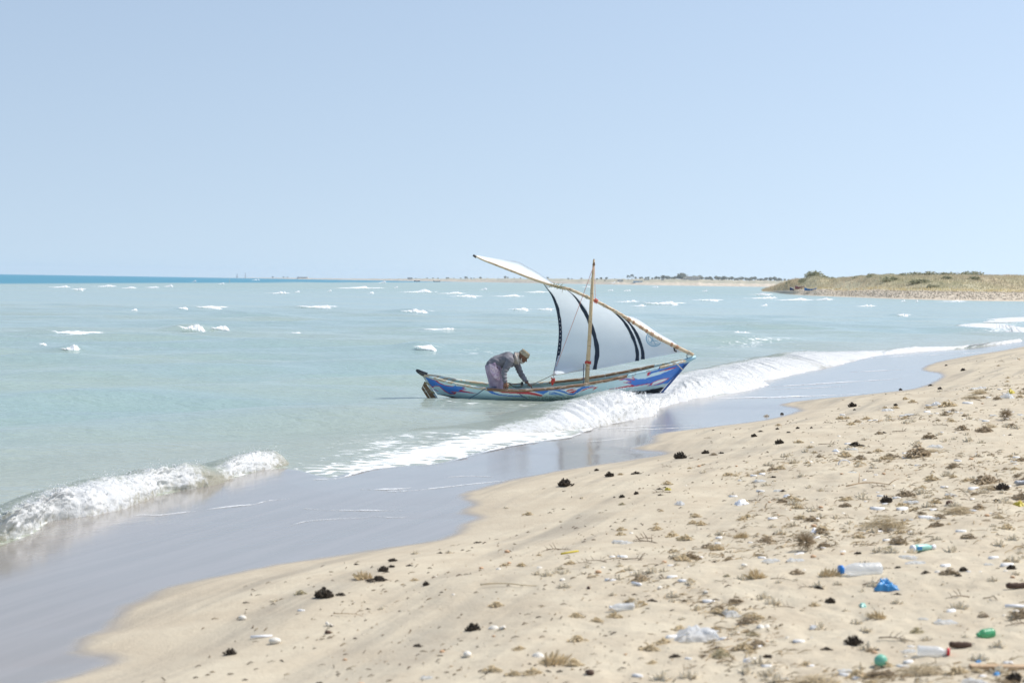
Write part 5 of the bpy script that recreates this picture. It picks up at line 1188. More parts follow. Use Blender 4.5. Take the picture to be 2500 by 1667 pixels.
# head wrap: coiled rolls of cloth
m = NT('head_wrap_cloth'); v = m.pos(); c = m.mix(m.rng(m.noise(v, 18, 4), 0.3, 0.7), (0.36, 0.30, 0.20), (0.52, 0.45, 0.33)); m.p(col=c, rough=0.9, spec=0.1, normal=m.bump(m.noise(m.mapv(v, (20, 20, 60)), 2, 4), 0.6, 0.01)); M_WRAP = m.m
wr = MB(); ball(wr, hp(-0.012, 0, 0.085), (0.098, 0.085, 0.062), HR)
for k in range(4):
    zc = 0.055 + k * 0.024; R_ = 0.100 - 0.006 * k; ti = 0.12 * math.sin(k * 2.2)
    wr.tube([hp(-0.008 + R_ * 1.02 * math.cos(t), R_ * 0.84 * math.sin(t), zc + ti * R_ * math.cos(t + k)) for t in np.linspace(0, 2 * math.pi, 25)], 0.0175, 8)
fuse('head_wrap', wr, M_WRAP, person, 0.007, 2, 0.5, None, base)
# scarf round neck and cheek
m = NT('scarf_cloth'); v = m.pos(); c = m.mix(m.rng(m.noise(m.mapv(v, (30, 30, 8)), 2, 4), 0.4, 0.6), (0.42, 0.36, 0.30), (0.62, 0.55, 0.50)); m.p(col=c, rough=0.9, spec=0.1, normal=m.bump(m.noise(m.mapv(v, (30, 30, 8)), 2, 3), 0.5, 0.01)); M_SCARF = m.m
sf = MB()
for k in range(3):
    c0 = neck0.lerp(headC, 0.10 + 0.22 * k); ax = (headC - neck0).normalized(); e1 = ax.cross(Vector((0, 1, 0))).normalized(); e2 = ax.cross(e1); r_ = 0.094 - 0.006 * k
    sf.tube([c0 + (e1 * math.cos(t) * 1.08 + e2 * math.sin(t)) * r_ + ax * 0.012 * math.sin(2 * t + k) for t in np.linspace(0, 2 * math.pi, 25)], 0.026, 8)
capsule(sf, [PX(1258, 868, -0.245), PX(1262, 879, -0.255), PX(1266, 888, -0.245)], [0.024, 0.026, 0.018])
fuse('scarf', sf, M_SCARF, person, 0.008, 2, 0.5, None, base)
# short grey beard
bd = MB(); ball(bd, hp(0.035, 0, -0.098), (0.048, 0.052, 0.030), HR); ball(bd, hp(0.062, 0, -0.088), (0.030, 0.036, 0.026), HR)
for s_ in (1, -1): capsule(bd, [hp(0.0, s_ * 0.066, -0.03), hp(0.025, s_ * 0.058, -0.075), hp(0.05, s_ * 0.03, -0.098)], [0.012, 0.016, 0.018], 8)
fuse('beard', bd, plain('beard_hair', (0.42, 0.39, 0.36), (0.6, 0.57, 0.53), 60, 0.95), person, 0.006, 1, 0.5, lambda co: 0.003 * fbm(co[:, 0] * 90, co[:, 2] * 90, 4, 2), base)
# ================================================================== what the tide left on the beach
def ramp_mat(name, c1, c2, scale=14, rough=0.85, spec=0.15, bump=0.3):
    return plain(name, c1, c2, scale, rough, bump, scale * 3, spec)
M_DWEED = ramp_mat('dark_seaweed', (0.045, 0.038, 0.032), (0.11, 0.088, 0.066), 18)
M_BWEED = ramp_mat('brown_seaweed', (0.32, 0.245, 0.16), (0.50, 0.40, 0.27), 18)
M_TWEED = ramp_mat('tan_seaweed', (0.58, 0.45, 0.26), (0.76, 0.64, 0.44), 16)
M_OWEED = ramp_mat('olive_seaweed', (0.46, 0.40, 0.25), (0.62, 0.54, 0.36), 16)
M_STRAW = ramp_mat('straw', (0.58, 0.47, 0.30), (0.74, 0.63, 0.44), 20)
M_TWIG = ramp_mat('twig_bark', (0.16, 0.12, 0.085), (0.28, 0.21, 0.15), 20)
M_PALEWOOD = ramp_mat('pale_driftwood', (0.44, 0.31, 0.19), (0.56, 0.42, 0.28), 9)
M_DARKWOOD = ramp_mat('dark_driftwood', (0.085, 0.055, 0.042), (0.15, 0.10, 0.075), 9)
M_SHELL = ramp_mat('shell', (0.74, 0.68, 0.56), (0.84, 0.80, 0.72), 22, 0.5, 0.4)
M_CORAL = ramp_mat('coral_bit', (0.70, 0.60, 0.43), (0.88, 0.81, 0.67), 30, 0.9)
M_WFOAM = ramp_mat('white_foam_plastic', (0.82, 0.81, 0.78), (0.88, 0.87, 0.85), 20, 0.7)
M_PEACH = ramp_mat('orange_pebble', (0.56, 0.34, 0.19), (0.68, 0.48, 0.32), 20)
def plastic(name, c, rough=0.3, trans=0.0, tl=0.0):
    m = NT(name); m.p(col=c, rough=rough, spec=0.5)
    if trans: m.p(trans=trans, ior=1.3)
    if tl: m.translucent(tl, c)
    return m.m
def clear_film(name, c, a):
    """thin wrinkled film: part see-through, part milky"""
    m = NT(name); v = m.pos(); m.p(col=c, rough=0.28, spec=0.6, normal=m.bump(m.noise(v, 18, 4, 0.6), 0.5, 0.02))
    tr = m.new('BsdfTransparent'); mx = m.new('MixShader'); mx.inputs[0].default_value = a; tl = m.new('BsdfTranslucent'); tl.inputs[0].default_value = (*c, 1); m2 = m.new('MixShader'); m2.inputs[0].default_value = 0.35
    m.l.new(m.b.outputs[0], m2.inputs[1]); m.l.new(tl.outputs[0], m2.inputs[2]); m.l.new(tr.outputs[0], mx.inputs[1]); m.l.new(m2.outputs[0], mx.inputs[2]); m.l.new(mx.outputs[0], m.out.inputs[0]); return m.m
M_BAG = clear_film('milky_film', (0.82, 0.85, 0.88), 0.62); M_CLEAR = clear_film('clear_plastic', (0.80, 0.84, 0.87), 0.5)
M_BLUEP = plastic('blue_plastic', (0.07, 0.32, 0.66), 0.35, 0, 0.15); M_CAPB = plastic('blue_cap', (0.03, 0.22, 0.62)); M_GREENB = clear_film('green_plastic', (0.08, 0.46, 0.22), 0.82)
M_TEAL = plastic('teal_plastic', (0.16, 0.46, 0.33), 0.45); M_REDP = plastic('red_plastic', (0.62, 0.03, 0.035), 0.35); M_YEL = plastic('yellow_plastic', (0.66, 0.54, 0.06), 0.45, 0, 0.2); M_MINT = plastic('mint_plastic', (0.34, 0.64, 0.56), 0.35); M_WPL = plastic('white_plastic', (0.82, 0.83, 0.85), 0.35); M_GREYP = plastic('grey_plastic', (0.35, 0.37, 0.40), 0.4)

# ---- shapes of unit width, standing on z = 0, shared between copies
def tuft(name, n, seed, spread=0.5, hgt=0.5, lean=0.5, rad=0.028, mat=None, wind=0.15, tip=0.45):
    r = random.Random(seed); mb = MB()
    for i in range(n):
        a = r.uniform(0, 6.283); q_ = r.random() ** 0.6 * spread; b = Vector((math.cos(a) * q_ * 0.8, math.sin(a) * q_ * 0.5, 0.0)); h = hgt * (1 - 0.55 * (q_ / spread) ** 2) * r.uniform(0.55, 1.15)
        b.z = -0.03; d = Vector((math.cos(a) * lean * q_ + r.uniform(-.08, .08) + wind, math.sin(a) * lean * q_ + r.uniform(-.12, .12), h))
        k = r.uniform(0.7, 1.3) * rad; mb.tube([b, b + d * 0.55 + Vector((r.uniform(-.03, .03), r.uniform(-.03, .03), 0)), b + d], [k, k * 0.95, k * tip], 4)
    me = mb.mesh(name, False); me.materials.append(mat); return me
def mat_of(name, n, seed, mat, h=0.22, rad=0.02, ln=0.34):
    """a matted heap of fronds lying this way and that"""
    r = random.Random(seed); mb = MB()
    for i in range(n):
        a = r.gauss(0.25, 0.75); x = max(-0.36, min(0.36, r.gauss(0, 0.2))); y = max(-0.2, min(0.2, r.gauss(0, 0.11))); z = max(0.0, h * math.exp(-(x * x / 0.09 + y * y / 0.04)) * r.random()); l = ln * r.uniform(0.5, 1.1)
        p = Vector((x, y, z)); d = Vector((math.cos(a), math.sin(a) * 0.7, r.uniform(-0.12, 0.38))) * l
        mb.tube([p - d * 0.5, p + Vector((0, 0, 0.03)), p + d * 0.5], [rad * 0.6, rad, rad * 0.4], 4)
    me = mb.mesh(name, False); me.materials.append(mat); return me
def ballweed(name, n, seed, mat, rad=0.008):
    r = random.Random(seed); mb = MB()
    for i in range(n):
        d = Vector((r.gauss(0, 1), r.gauss(0, 1), r.gauss(0.25, 0.8))).normalized(); t = d.orthogonal().normalized() * r.uniform(-0.3, 0.3); R_ = r.uniform(0.3, 0.5); c = Vector((0, 0, 0.3))
        p = c + d * R_ * 0.25; q_ = c + d * R_; p.z = max(p.z, 0); q_.z = max(q_.z, 0.0); mb.tube([p, p.lerp(q_, 0.55) + t * 0.25, q_], [rad, rad, rad * 0.5], 3)
    me = mb.mesh(name, False); me.materials.append(mat); return me
def lump(name, seed, mat, sq=(0.5, 0.36, 0.26), amp=0.3, flat=0.3, n=12, k=8):
    V = []; 
    for i in range(k + 1):
        ph = math.pi * i / k
        for j in range(n):
            th = 2 * math.pi * j / n; d = np.array([math.sin(ph) * math.cos(th), math.sin(ph) * math.sin(th), -math.cos(ph)])
            r_ = 1 + amp * float(fbm(np.array([d[0] * 1.8 + seed]), np.array([d[1] * 1.8 + d[2] * 1.3]), seed, 3)[0]); V.append(d * r_ * np.array(sq) + np.array([0, 0, sq[2] * (1 - flat)]))
    F = grid_faces(k + 1, n, True); me = raw_mesh(name, np.array(V), F, True); me.materials.append(mat); return me
def scallop(name, seed, mat):
    """a ribbed half shell lying hollow side down"""
    n, k = 26, 7; V = []
    for i in range(k):
        q_ = i / (k - 1)
        for j in range(n):
            t = 2 * math.pi * j / n; rib = 1 + 0.05 * math.cos(t * 11) * q_; V.append((0.5 * q_ * rib * math.cos(t), 0.42 * q_ * rib * math.sin(t) * (1 if math.sin(t) > 0 else 0.8), 0.26 * (1 - q_ ** 2.2)))
    me = raw_mesh(name, np.array(V), grid_faces(k, n, True), True); me.materials.append(mat); return me
def spiral(name, mat, seed):
    mb = MB(); P = []; R_ = []
    for i in range(40):
        t = i / 39; a = t * 5.2 * math.pi; rr_ = 0.20 * (1 - t) ** 0.9 + 0.01; P.append((-0.42 + t * 0.9, rr_ * math.cos(a) * 0.55, 0.17 * (1 - t * 0.7) + rr_ * math.sin(a) * 0.55)); R_.append(0.17 * (1 - t) + 0.012)
    mb.tube(P, R_, 8); me = mb.mesh(name); me.materials.append(mat); return me
def slab(name, seed, mat, h=0.14):
    r = random.Random(seed); n = 14; top = []; bot = []
    for j in range(n):
        t = 2 * math.pi * j / n; q_ = r.uniform(0.8, 1.1); top.append((0.46 * q_ * math.cos(t), 0.22 * q_ * math.sin(t), h * r.uniform(0.75, 1.15))); bot.append((0.5 * q_ * math.cos(t), 0.26 * q_ * math.sin(t), -0.02))
    mb = MB(); mb.add(top + bot + [(0, 0, h * 1.25)], [(j, (j + 1) % n, 2 * n) for j in range(n)] + [(n + j, n + (j + 1) % n, (j + 1) % n, j) for j in range(n)]); me = mb.mesh(name); me.materials.append(mat); return me
def twig_mesh(name, seed, mat, branches=3, bend=0.12, rad=0.022, arch=0.05):
    r = random.Random(seed); mb = MB(); P = [Vector((-0.5 + i / 7, bend * math.sin(i * 0.9 + seed) * 0.5 + r.uniform(-.02, .02), 0.02 + arch * math.sin(math.pi * i / 7))) for i in range(8)]
    mb.tube(P, [rad * (1 - 0.6 * i / 7) for i in range(8)], 5)
    for b in range(branches):
        p = P[r.randint(1, 6)]; d = Vector((r.uniform(0.05, 0.22), r.uniform(-0.2, 0.2), r.uniform(0.02, 0.26))); mb.tube([p, p + d * 0.5 + Vector((0, 0, .02)), p + d], [rad * 0.6, rad * 0.45, rad * 0.2], 4)
    me = mb.mesh(name); me.materials.append(mat); return me
def crumple(name, seed, mat, h=0.3, n=22, asp=0.6, amp=1.0):
    """a crumpled sheet of plastic"""
    u_, v_ = np.meshgrid(np.linspace(-0.5, 0.5, n), np.linspace(-0.5, 0.5, n)); rr_ = 1 + 0.25 * fbm(u_ * 5 + seed, v_ * 5, seed, 3)
    X_ = u_ * rr_ + 0.07 * fbm(u_ * 9, v_ * 9 + seed, seed + 1, 3); Y_ = v_ * asp * rr_ + 0.07 * fbm(u_ * 9 + 5, v_ * 9, seed + 2, 3)
    Z_ = h * np.clip(1 - (2 * np.maximum(np.abs(u_), np.abs(v_))) ** 2.5, 0, 1) * (0.55 + 0.6 * fbm(u_ * 4 + seed, v_ * 5, seed + 3, 3) + 0.35 * np.abs(fbm(u_ * 9, v_ * 10 + seed, seed + 4, 3))) * amp
    me = raw_mesh(name, np.stack([X_, Y_, np.maximum(Z_, 0.004)], -1).reshape(-1, 3), grid_faces(n, n), True); me.materials.append(mat); return me
SH = {}
def variants(key, fn, k): SH[key] = [fn(i) for i in range(k)]
variants('dark', lambda i: tuft('dark_weed', 85, 10 + i, 0.46, 0.46, 0.22, 0.046, M_DWEED, 0.04, 0.85), 5)
variants('darkflat', lambda i: mat_of('dark_mat', 46, 20 + i, M_DWEED, 0.22, 0.034, 0.24), 5)
variants('brown', lambda i: mat_of('brown_mat', 60, 30 + i, M_BWEED, 0.30, 0.030, 0.24), 5)
variants('tan', lambda i: tuft('tan_weed', 60, 40 + i, 0.48, 0.44, 0.5, 0.032, M_TWEED), 5)
variants('tanflat', lambda i: mat_of('tan_mat', 54, 50 + i, M_TWEED, 0.26, 0.036, 0.22), 5)
variants('olive', lambda i: mat_of('olive_mat', 60, 60 + i, M_OWEED, 0.30, 0.030, 0.24), 4)
variants('ball', lambda i: ballweed('ball_weed', 240, 70 + i, M_BWEED), 2)
variants('strawheap', lambda i: mat_of('straw_heap', 150, 80 + i, M_STRAW, 0.30, 0.006, 0.55), 3)
variants('shell', lambda i: scallop('shell', i, M_SHELL), 2)
variants('snail', lambda i: spiral('snail', M_SHELL, i), 1)
variants('pebble', lambda i: lump('pebble', 3 + i, M_SHELL, (0.5, 0.38, 0.30), 0.12), 3)
variants('coral', lambda i: tuft('coral', 22, 90 + i, 0.44, 0.42, 0.5, 0.06, M_CORAL, 0.0), 4)
variants('peach', lambda i: lump('peach', 23 + i, M_PEACH, (0.5, 0.36, 0.26), 0.3), 2)
variants('darkstone', lambda i: lump('dark_stone', 33 + i, M_DARKWOOD, (0.5, 0.34, 0.26), 0.3), 2)
variants('slab', lambda i: slab('slab', i, M_WFOAM), 3)
variants('twig', lambda i: twig_mesh('twig', i, M_TWIG, 3 + i % 2), 4)
variants('paletwig', lambda i: twig_mesh('pale_twig', 9 + i, M_PALEWOOD, 2, 0.10, 0.016), 3)
variants('reed', lambda i: twig_mesh('reed', 19 + i, M_STRAW, 0, 0.16, 0.012, 0.02), 2)
variants('bag', lambda i: crumple('bag', 5 + i, M_BAG, 0.34), 3)
variants('film', lambda i: crumple('film', 15 + i, M_CLEAR, 0.22), 3)
KIND = dict(dark=('seaweed_clump', 'seaweed'), darkflat=('seaweed_clump', 'seaweed'), brown=('seaweed_clump', 'seaweed'), tan=('seaweed_clump', 'seaweed'), tanflat=('seaweed_clump', 'seaweed'), olive=('seaweed_clump', 'seaweed'), ball=('dry_weed_ball', 'seaweed'), strawheap=('straw_heap', 'straw'), shell=('seashell', 'shell'), snail=('seashell', 'shell'), pebble=('pale_pebble', 'pebble'), coral=('coral_fragment', 'coral'), peach=('orange_pebble', 'pebble'), darkstone=('dark_pebble', 'pebble'), slab=('foam_plastic_piece', 'litter'), twig=('twig', 'twig'), paletwig=('driftwood_stick', 'stick'), reed=('dry_reed', 'reed'), bag=('plastic_bag', 'bag'), film=('plastic_film', 'litter'))
_cnt = {}
def put(kind, px, py, w, label, rz=None, hs=1.0, group=None, lift=0.0, ys=1.0):
    p = on_beach(px, py)[0]; s = w * p[1] / FPX; nm, cat = KIND[kind]; i = _cnt.get(kind, 0); _cnt[kind] = i + 1
    o = bpy.data.objects.new(nm, SH[kind][i % len(SH[kind])]); link(o)
    o.location = (p[0], p[1], p[2] + lift); a = (i * 2.399) % 6.28 if rz is None else rz
    if kind in ('darkflat', 'brown', 'tanflat', 'olive', 'twig', 'paletwig', 'slab', 'dark', 'tan', 'strawheap') and rz is None: a = (i * 0.77) % 1.0 - 0.35 + (math.pi if i % 2 else 0)
    o.rotation_euler = (0, 0, a); o.scale = (s, s * ys, s * hs); tag(o, label, cat, group); return o
ITEMS = [
 ('dark',1380,1186,42,'large black spiky seaweed clump alone on the smooth sand near the wet edge'),('dark',1489,1163,26,'black seaweed clump with a tan tuft at its right side'),('tan',1513,1159,14,'small tan tuft touching the black clump on its right'),
 ('dark',1456,1149,13,'small dark clump nearest the wet sand left of two larger ones'),('dark',1662,1119,37,'black seaweed clump like a comb beside the wet inlet'),('dark',1722,1107,20,'round grey black clump right of the comb shaped one'),('brown',1743,1111,24,'brown weed between two dark clumps above the wet inlet'),('darkflat',1762,1107,20,'flat dark clump right end of the row above the wet inlet'),
 ('dark',1903,1083,26,'black pointed seaweed heap standing alone on middle sand'),('dark',1840,1066,17,'dark clump up the beach left of the black pointed heap'),('dark',1898,1048,10,'small dark tuft above the black pointed heap'),('dark',1947,1046,11,'dark tuft with thin stalk right of the small dark tuft'),('dark',1981,1045,8,'tiny dark tuft last in the row of small tufts'),('dark',1909,1011,10,'small dark clump standing in the thin water'),('coral',1871,1016,14,'yellow coral lump standing in the thin water edge'),
 ('dark',2082,993,24,'black dome shaped seaweed clump below the foam line'),('dark',2086,1001,8,'tiny dark tuft just below the black dome shaped clump'),('dark',2187,990,12,'dark square clump right of the black dome shaped clump'),('dark',2351,905,14,'black clump on bare sand at the far bend of the shore'),('dark',2310,893,8,'tiny dark clump at the far point of sand'),('darkflat',2272,942,20,'flat dark weed at the water edge by the far bend'),('dark',2294,950,13,'dark clump pair left of the far wrack line'),('dark',2199,952,10,'small dark clump on the wet edge of the far sand'),
 ('twig',1730,1070,24,'forked twig lying on the smooth wet looking sand'),('twig',1628,1140,28,'short branched twig below the comb shaped clump'),('darkflat',1552,1157,32,'flat strip of dark weed below the two black clumps'),('dark',1553,1206,15,'dark tuft right of three near the large black clump'),('dark',1519,1214,16,'dark tuft in the middle of three near the large black clump'),('dark',1500,1214,7,'tiny dark tuft left of three near the large black clump'),('olive',1518,1232,22,'olive tuft below the three dark tufts'),
 ('tanflat',1288,1257,36,'low tan and brown weed strip left of the smooth sand'),('darkflat',1164,1325,18,'small flat dark weed near the wet inlet at left'),('coral',1236,1240,15,'orange coral piece near the cusp of the wet sand'),('coral',1421,1216,15,'orange coral piece left below the large black clump'),
 ('dark',793,1458,52,'large round black seaweed clump in the left foreground'),('darkflat',832,1453,34,'dark weed tail trailing right from the large round black clump'),('dark',935,1394,30,'upright black seaweed tuft in the left foreground group'),('darkflat',957,1370,38,'long dark weed strip at the top of the left foreground group'),('darkflat',922,1418,62,'broad dark weed strip at the bottom of the left foreground group'),('tan',890,1412,48,'tan weed mass left of the upright black tuft'),('olive',733,1450,40,'greenish weed left of the large round black clump'),('darkflat',871,1378,16,'small dark weed left of the upright black tuft'),('tanflat',1012,1417,28,'tan and brown weed right of the left foreground group'),('dark',1041,1428,20,'small black tuft pointing up right of the left foreground group'),('darkflat',1000,1381,20,'thin dark weed right of the long dark strip'),
 ('dark',1153,1538,40,'purple grey clump in the near centre left of the white shell pair'),('dark',562,1597,36,'dark clump at the bottom left corner of the sand'),('darkstone',800,1546,18,'brown pebble below the long white shell'),('coral',1013,1352,24,'pale tan coral tuft at the wet edge in the left'),('coral',1097,1350,20,'orange tan coral tuft right of the pale one at the wet edge'),('coral',670,1467,22,'orange coral bit left of the greenish weed'),('coral',930,1486,20,'orange coral bit below the left foreground group'),('coral',889,1470,14,'tan coral bit between the black clump and the driftwood'),
 ('paletwig',850,1502,82,'pale tan piece of driftwood in the left foreground'),('snail',807,1527,24,'long white shell standing above a brown pebble'),('pebble',671,1570,30,'smooth white oval shell beside the white straw'),('pebble',592,1512,22,'white oval shell at far left on the grey streaked sand'),('slab',736,1490,20,'white crumb of plastic left of the driftwood'),
 ('pebble',1141,1602,28,'whitish stone below the purple grey clump'),('shell',1206,1533,28,'white shell leaning on another in the near centre'),('snail',1224,1535,26,'cream long shell right half of the leaning pair'),('film',1043,1655,36,'clear plastic scrap at the bottom edge in the centre left'),('tan',1347,1620,78,'big tan weed clump at the bottom centre'),('shell',1315,1600,34,'white shell on the left of the big tan clump'),('tanflat',1299,1645,64,'low tan strip below the big tan clump'),('darkstone',1439,1645,26,'dark stone right of the big tan clump'),
 ('reed',1262,1432,180,'long thin straw reed lying on the near centre sand'),('film',1518,1326,50,'crumpled clear plastic on open sand below centre'),('coral',1513,1382,22,'cream coral bit above another on open sand'),('coral',1511,1413,28,'cream coral bit with fingers below another'),('pebble',1611,1437,15,'small white shell right of the white tube'),('tanflat',1566,1478,50,'tan ribbed weed right of the crushed clear bottle'),('darkstone',1437,1436,13,'small dark pebble in the near centre'),
 ('bag',1704,1560,112,'large crumpled milky plastic bag in the near foreground'),('film',1785,1499,66,'flat clear plastic film above the large milky bag'),('olive',1760,1603,66,'olive grey weed tuft below the large milky bag'),('darkflat',1648,1604,40,'dark flat weed left below the large milky bag'),('darkflat',1876,1604,36,'dark grey weed right of the olive grey tuft'),('olive',1838,1550,40,'olive weed right of the large milky bag'),('shell',1856,1530,26,'white shell left of a close pair above the olive weed'),('shell',1873,1529,22,'white shell right of a close pair above the olive weed'),('slab',1992,1532,42,'bright white foam plastic chunk in the near right'),('paletwig',1903,1556,56,'pale driftwood piece left below the white foam chunk'),('slab',1838,1614,52,'cream foam slab at the bottom right of centre'),('slab',1872,1626,26,'small white foam chip right below the cream slab'),
 ('tanflat',1674,1318,52,'bone coloured looped weed at the left end of the wrack'),('tan',1753,1341,38,'tan tuft with dark twig at its left in the wrack'),('twig',1712,1341,46,'dark twig pointing to the tan tuft in the wrack'),('tan',1807,1312,38,'tan tuft in the middle of the upper wrack row'),('brown',1871,1322,54,'dark brown and tan tuft in the upper wrack row'),('ball',1965,1345,72,'grey brown wiry weed ball in the wrack'),('olive',1774,1407,24,'small olive tuft on the open sand under the wrack'),('tan',1848,1410,54,'tan comb like weed on the open sand under the wrack'),('brown',1946,1400,46,'brown weed with a dark knot left of the bottle'),('tan',2022,1407,56,'tan ribbed weed touching the blue cap of the bottle'),('dark',2026,1470,28,'dark purple tuft below the bottle'),('twig',1773,1473,30,'dark twig on open sand above the flat plastic film'),('tanflat',1990,1478,40,'orange tan weed left of the dark purple tuft'),('twig',1908,1415,54,'dark stick on the sand right of the tan comb like weed'),('pebble',1817,1383,17,'round white shell above the tan comb like weed'),('pebble',1723,1448,15,'small white stone on open sand left of the tan weed'),
 ('slab',2178,1293,28,'white foam piece in the dense straw above the mint tube'),('slab',2308,1382,34,'white foam wedge right of the bottle'),('brown',2195,1326,60,'brown weed left of the mint tube'),('olive',2170,1345,46,'olive tuft below the mint tube'),('brown',2320,1402,60,'tangled brown weed below the white foam wedge'),('dark',2352,1393,24,'dark knot of weed right of the white foam wedge'),('slab',2458,1380,38,'white ribbed foam piece near the right edge'),('dark',2468,1390,28,'dark clump under the white ribbed foam at right'),('slab',2425,1362,30,'white scrap above left of the white ribbed foam'),
 ('tan',2145,1508,46,'tan tuft in the near right below the blue plastic'),('olive',2240,1545,52,'olive tan tuft in the near right'),('dark',2086,1572,48,'dark brown tuft near the bottom right'),('brown',2123,1590,34,'brown tuft right of the teal ball'),('slab',2224,1578,18,'small white chip left of the clear bottle'),('slab',2322,1492,32,'white foam flake in the near right sand'),('pebble',2482,1500,24,'pale stone under the white stick at right'),('dark',2478,1662,52,'dark weed clump in the bottom right corner'),('film',2060,1640,48,'faint clear film at the bottom right'),('slab',2092,1655,30,'cream foam piece at the bottom edge under the faint film'),('slab',2398,1650,22,'white chip below the plank'),
 ('bag',2288,990,30,'milky plastic bag standing beside a tan heap up the beach'),('tanflat',2314,992,56,'tan straw heap right of the standing milky bag'),('slab',2362,985,26,'flat white foam up the beach right of the tan heap'),('slab',2057,1013,15,'small white foam near the black dome shaped clump'),('slab',2263,1006,20,'white foam left of the brown tumbleweed'),('film',2167,1003,34,'clear film on sand right of the small white foam'),('twig',2057,1030,32,'forked dark twig with upright arm up the beach'),('twig',2199,1054,42,'thin dark stick pointing down the beach'),('ball',2455,1025,42,'round brown tumbleweed ball at upper right'),
 ('brown',2350,1049,44,'dark brown tuft left of two below the tumbleweed'),('brown',2402,1053,52,'dark brown tuft right of two below the tumbleweed'),('brown',2268,1071,50,'reddish brown weed in the upper wrack'),('brown',2240,1115,104,'large tangled dark brown weed nest in the wrack'),('darkflat',2090,1089,50,'dark weed with a yellow scrap left of the large nest'),('film',2285,1092,40,'milky film on the right of the large nest'),('slab',2177,1114,22,'white scrap on the left of the large nest'),
 ('paletwig',2124,1187,130,'long pale branch arching over the sand in the wrack'),('dark',2165,1226,36,'dark brown tuft beside a white chunk in the wrack'),('slab',2190,1216,24,'white chunk right of the dark brown tuft'),('slab',2142,1243,36,'white torn foam below the dark brown tuft'),('slab',2203,1244,40,'cream white foam right of the torn foam'),('slab',2376,1194,36,'white torn plastic left of the large weed heap'),('brown',2408,1180,92,'large brown weed heap near the right edge'),('dark',2446,1196,40,'black weed at the foot of the large brown heap'),('paletwig',2380,1142,56,'thin pale stick stuck above the large brown heap'),('slab',2258,1264,36,'white foam with a dark underside in the wrack'),('strawheap',2158,1290,120,'heap of fine dry straw in the lower wrack'),('twig',2064,1266,44,'dark twig left of the dry straw heap'),('paletwig',2398,1297,48,'tan stick below the large brown heap'),('brown',2328,1142,44,'dark brown double tuft in the right wrack'),('film',2321,1210,40,'pale film in the right wrack'),('darkstone',2318,1232,24,'dark chunk below the pale film in the right wrack'),('tanflat',2275,1172,52,'cream tan weed in the middle of the wrack'),('brown',2060,1108,24,'brown weed at the left end of the large nest row'),('tanflat',2065,1115,48,'tan weed under the brown end of the large nest row'),
]
for it in ITEMS: put(*it)
# ---- pieces with parts of their own
def litter(name, label, cat, px, py, rz=0.0): p = on_beach(px, py)[0]; t = thing(name, label, cat, tuple(p), rz); return t, p[1] / FPX
RX = Matrix.Rotation(math.pi / 2, 3, 'Y')
def bottle(t, L_, r, body, cap, capname='cap', ribs=True):
    prof = [(0.001, 0.0), (r * 0.8, 0.0), (r, 0.03 * L_)]
    for i in range(9): prof += [(r * (0.94 if i % 2 else 1.0), (0.08 + 0.055 * i) * L_)]
    prof += [(r, 0.62 * L_), (r * 0.85, 0.74 * L_), (r * 0.5, 0.86 * L_), (r * 0.34, 0.90 * L_), (r * 0.34, 0.96 * L_)]
    R_ = Matrix.Rotation(-math.pi / 2, 3, 'Y'); mb = MB(); mb.lathe(prof, (L_ / 2, 0, r * 0.85), R_, 18); mb.build('body', body, t)
    if cap: mb = MB(); mb.lathe([(r * 0.40, 0), (r * 0.42, 0.02 * L_), (r * 0.42, 0.085 * L_), (r * 0.36, 0.09 * L_)], (L_ / 2 - 0.93 * L_, 0, r * 0.85), R_, 16); mb.build(capname, cap, t)
t, s = litter('plastic_bottle', 'clear plastic bottle with blue cap lying in the wrack', 'bottle', 2100, 1404, 0.22); bottle(t, 108 * s, 17 * s, M_CLEAR, M_CAPB)
t.children[1].scale = (1.0, 1.7, 1.7); t.children[1].location = (0, 0, -0.7 * 17 * s * 0.85)
t, s = litter('green_bottle', 'crushed green plastic bottle in the near right', 'bottle', 2405, 1556, 0.5); bottle(t, 50 * s, 12 * s, M_GREENB, plastic('green_cap', (0.05, 0.36, 0.17)))
t, s = litter('clear_bottle', 'clear bottle with red cap half buried near the bottom right', 'bottle', 2278, 1600, 2.95); bottle(t, 76 * s, 13 * s, M_CLEAR, M_REDP); t.children[1].scale = (1.0, 1.8, 1.8); t.children[1].location = (0, 0, -0.6 * 13 * s)
t, s = litter('clear_bottle', 'small crushed clear bottle left of the tan ribbed weed', 'bottle', 1518, 1488, 0.25); bottle(t, 62 * s, 9 * s, M_CLEAR, M_WPL)
t, s = litter('squeezed_tube', 'flattened mint green and white tube lying on brown weed', 'tube', 2252, 1344, 0.42)
mb = MB(); L_ = 64 * s; mb.tube([(-L_ / 2, 0, 7 * s), (-L_ * 0.2, 0, 8 * s), (L_ * 0.2, 0, 8 * s), (L_ * 0.42, 0, 7 * s)], [8 * s, 8.5 * s, 8 * s, 5 * s], 10); mb.build('body', M_MINT, t); mb = MB(); mb.tube([(L_ * 0.40, 0, 7 * s), (L_ * 0.58, 0, 8 * s)], [6.5 * s, 6 * s], 10); mb.build('cap', M_WPL, t)
mb = MB(); mb.tube([(-L_ * 0.52, 0, 7 * s), (-L_ * 0.40, 0, 7 * s)], [8.8 * s, 9 * s], 10); mb.build('end_fold', M_WPL, t); mb = MB(); mb.box((-L_ * 0.24, -8 * s, 8 * s), (14 * s, 3 * s, 8 * s)); mb.build('printed_band', M_BLUEP, t, smooth=False)
p = on_beach(2164, 1440)[0]; s = p[1] / FPX; me = crumple('blue', 41, M_BLUEP, 0.55, 20, 0.5); o = obj('blue_plastic_scrap', me, None); o.location = tuple(p); o.scale = (58 * s,) * 3; tag(o, 'crumpled bright blue plastic below the clear bottle', 'litter')
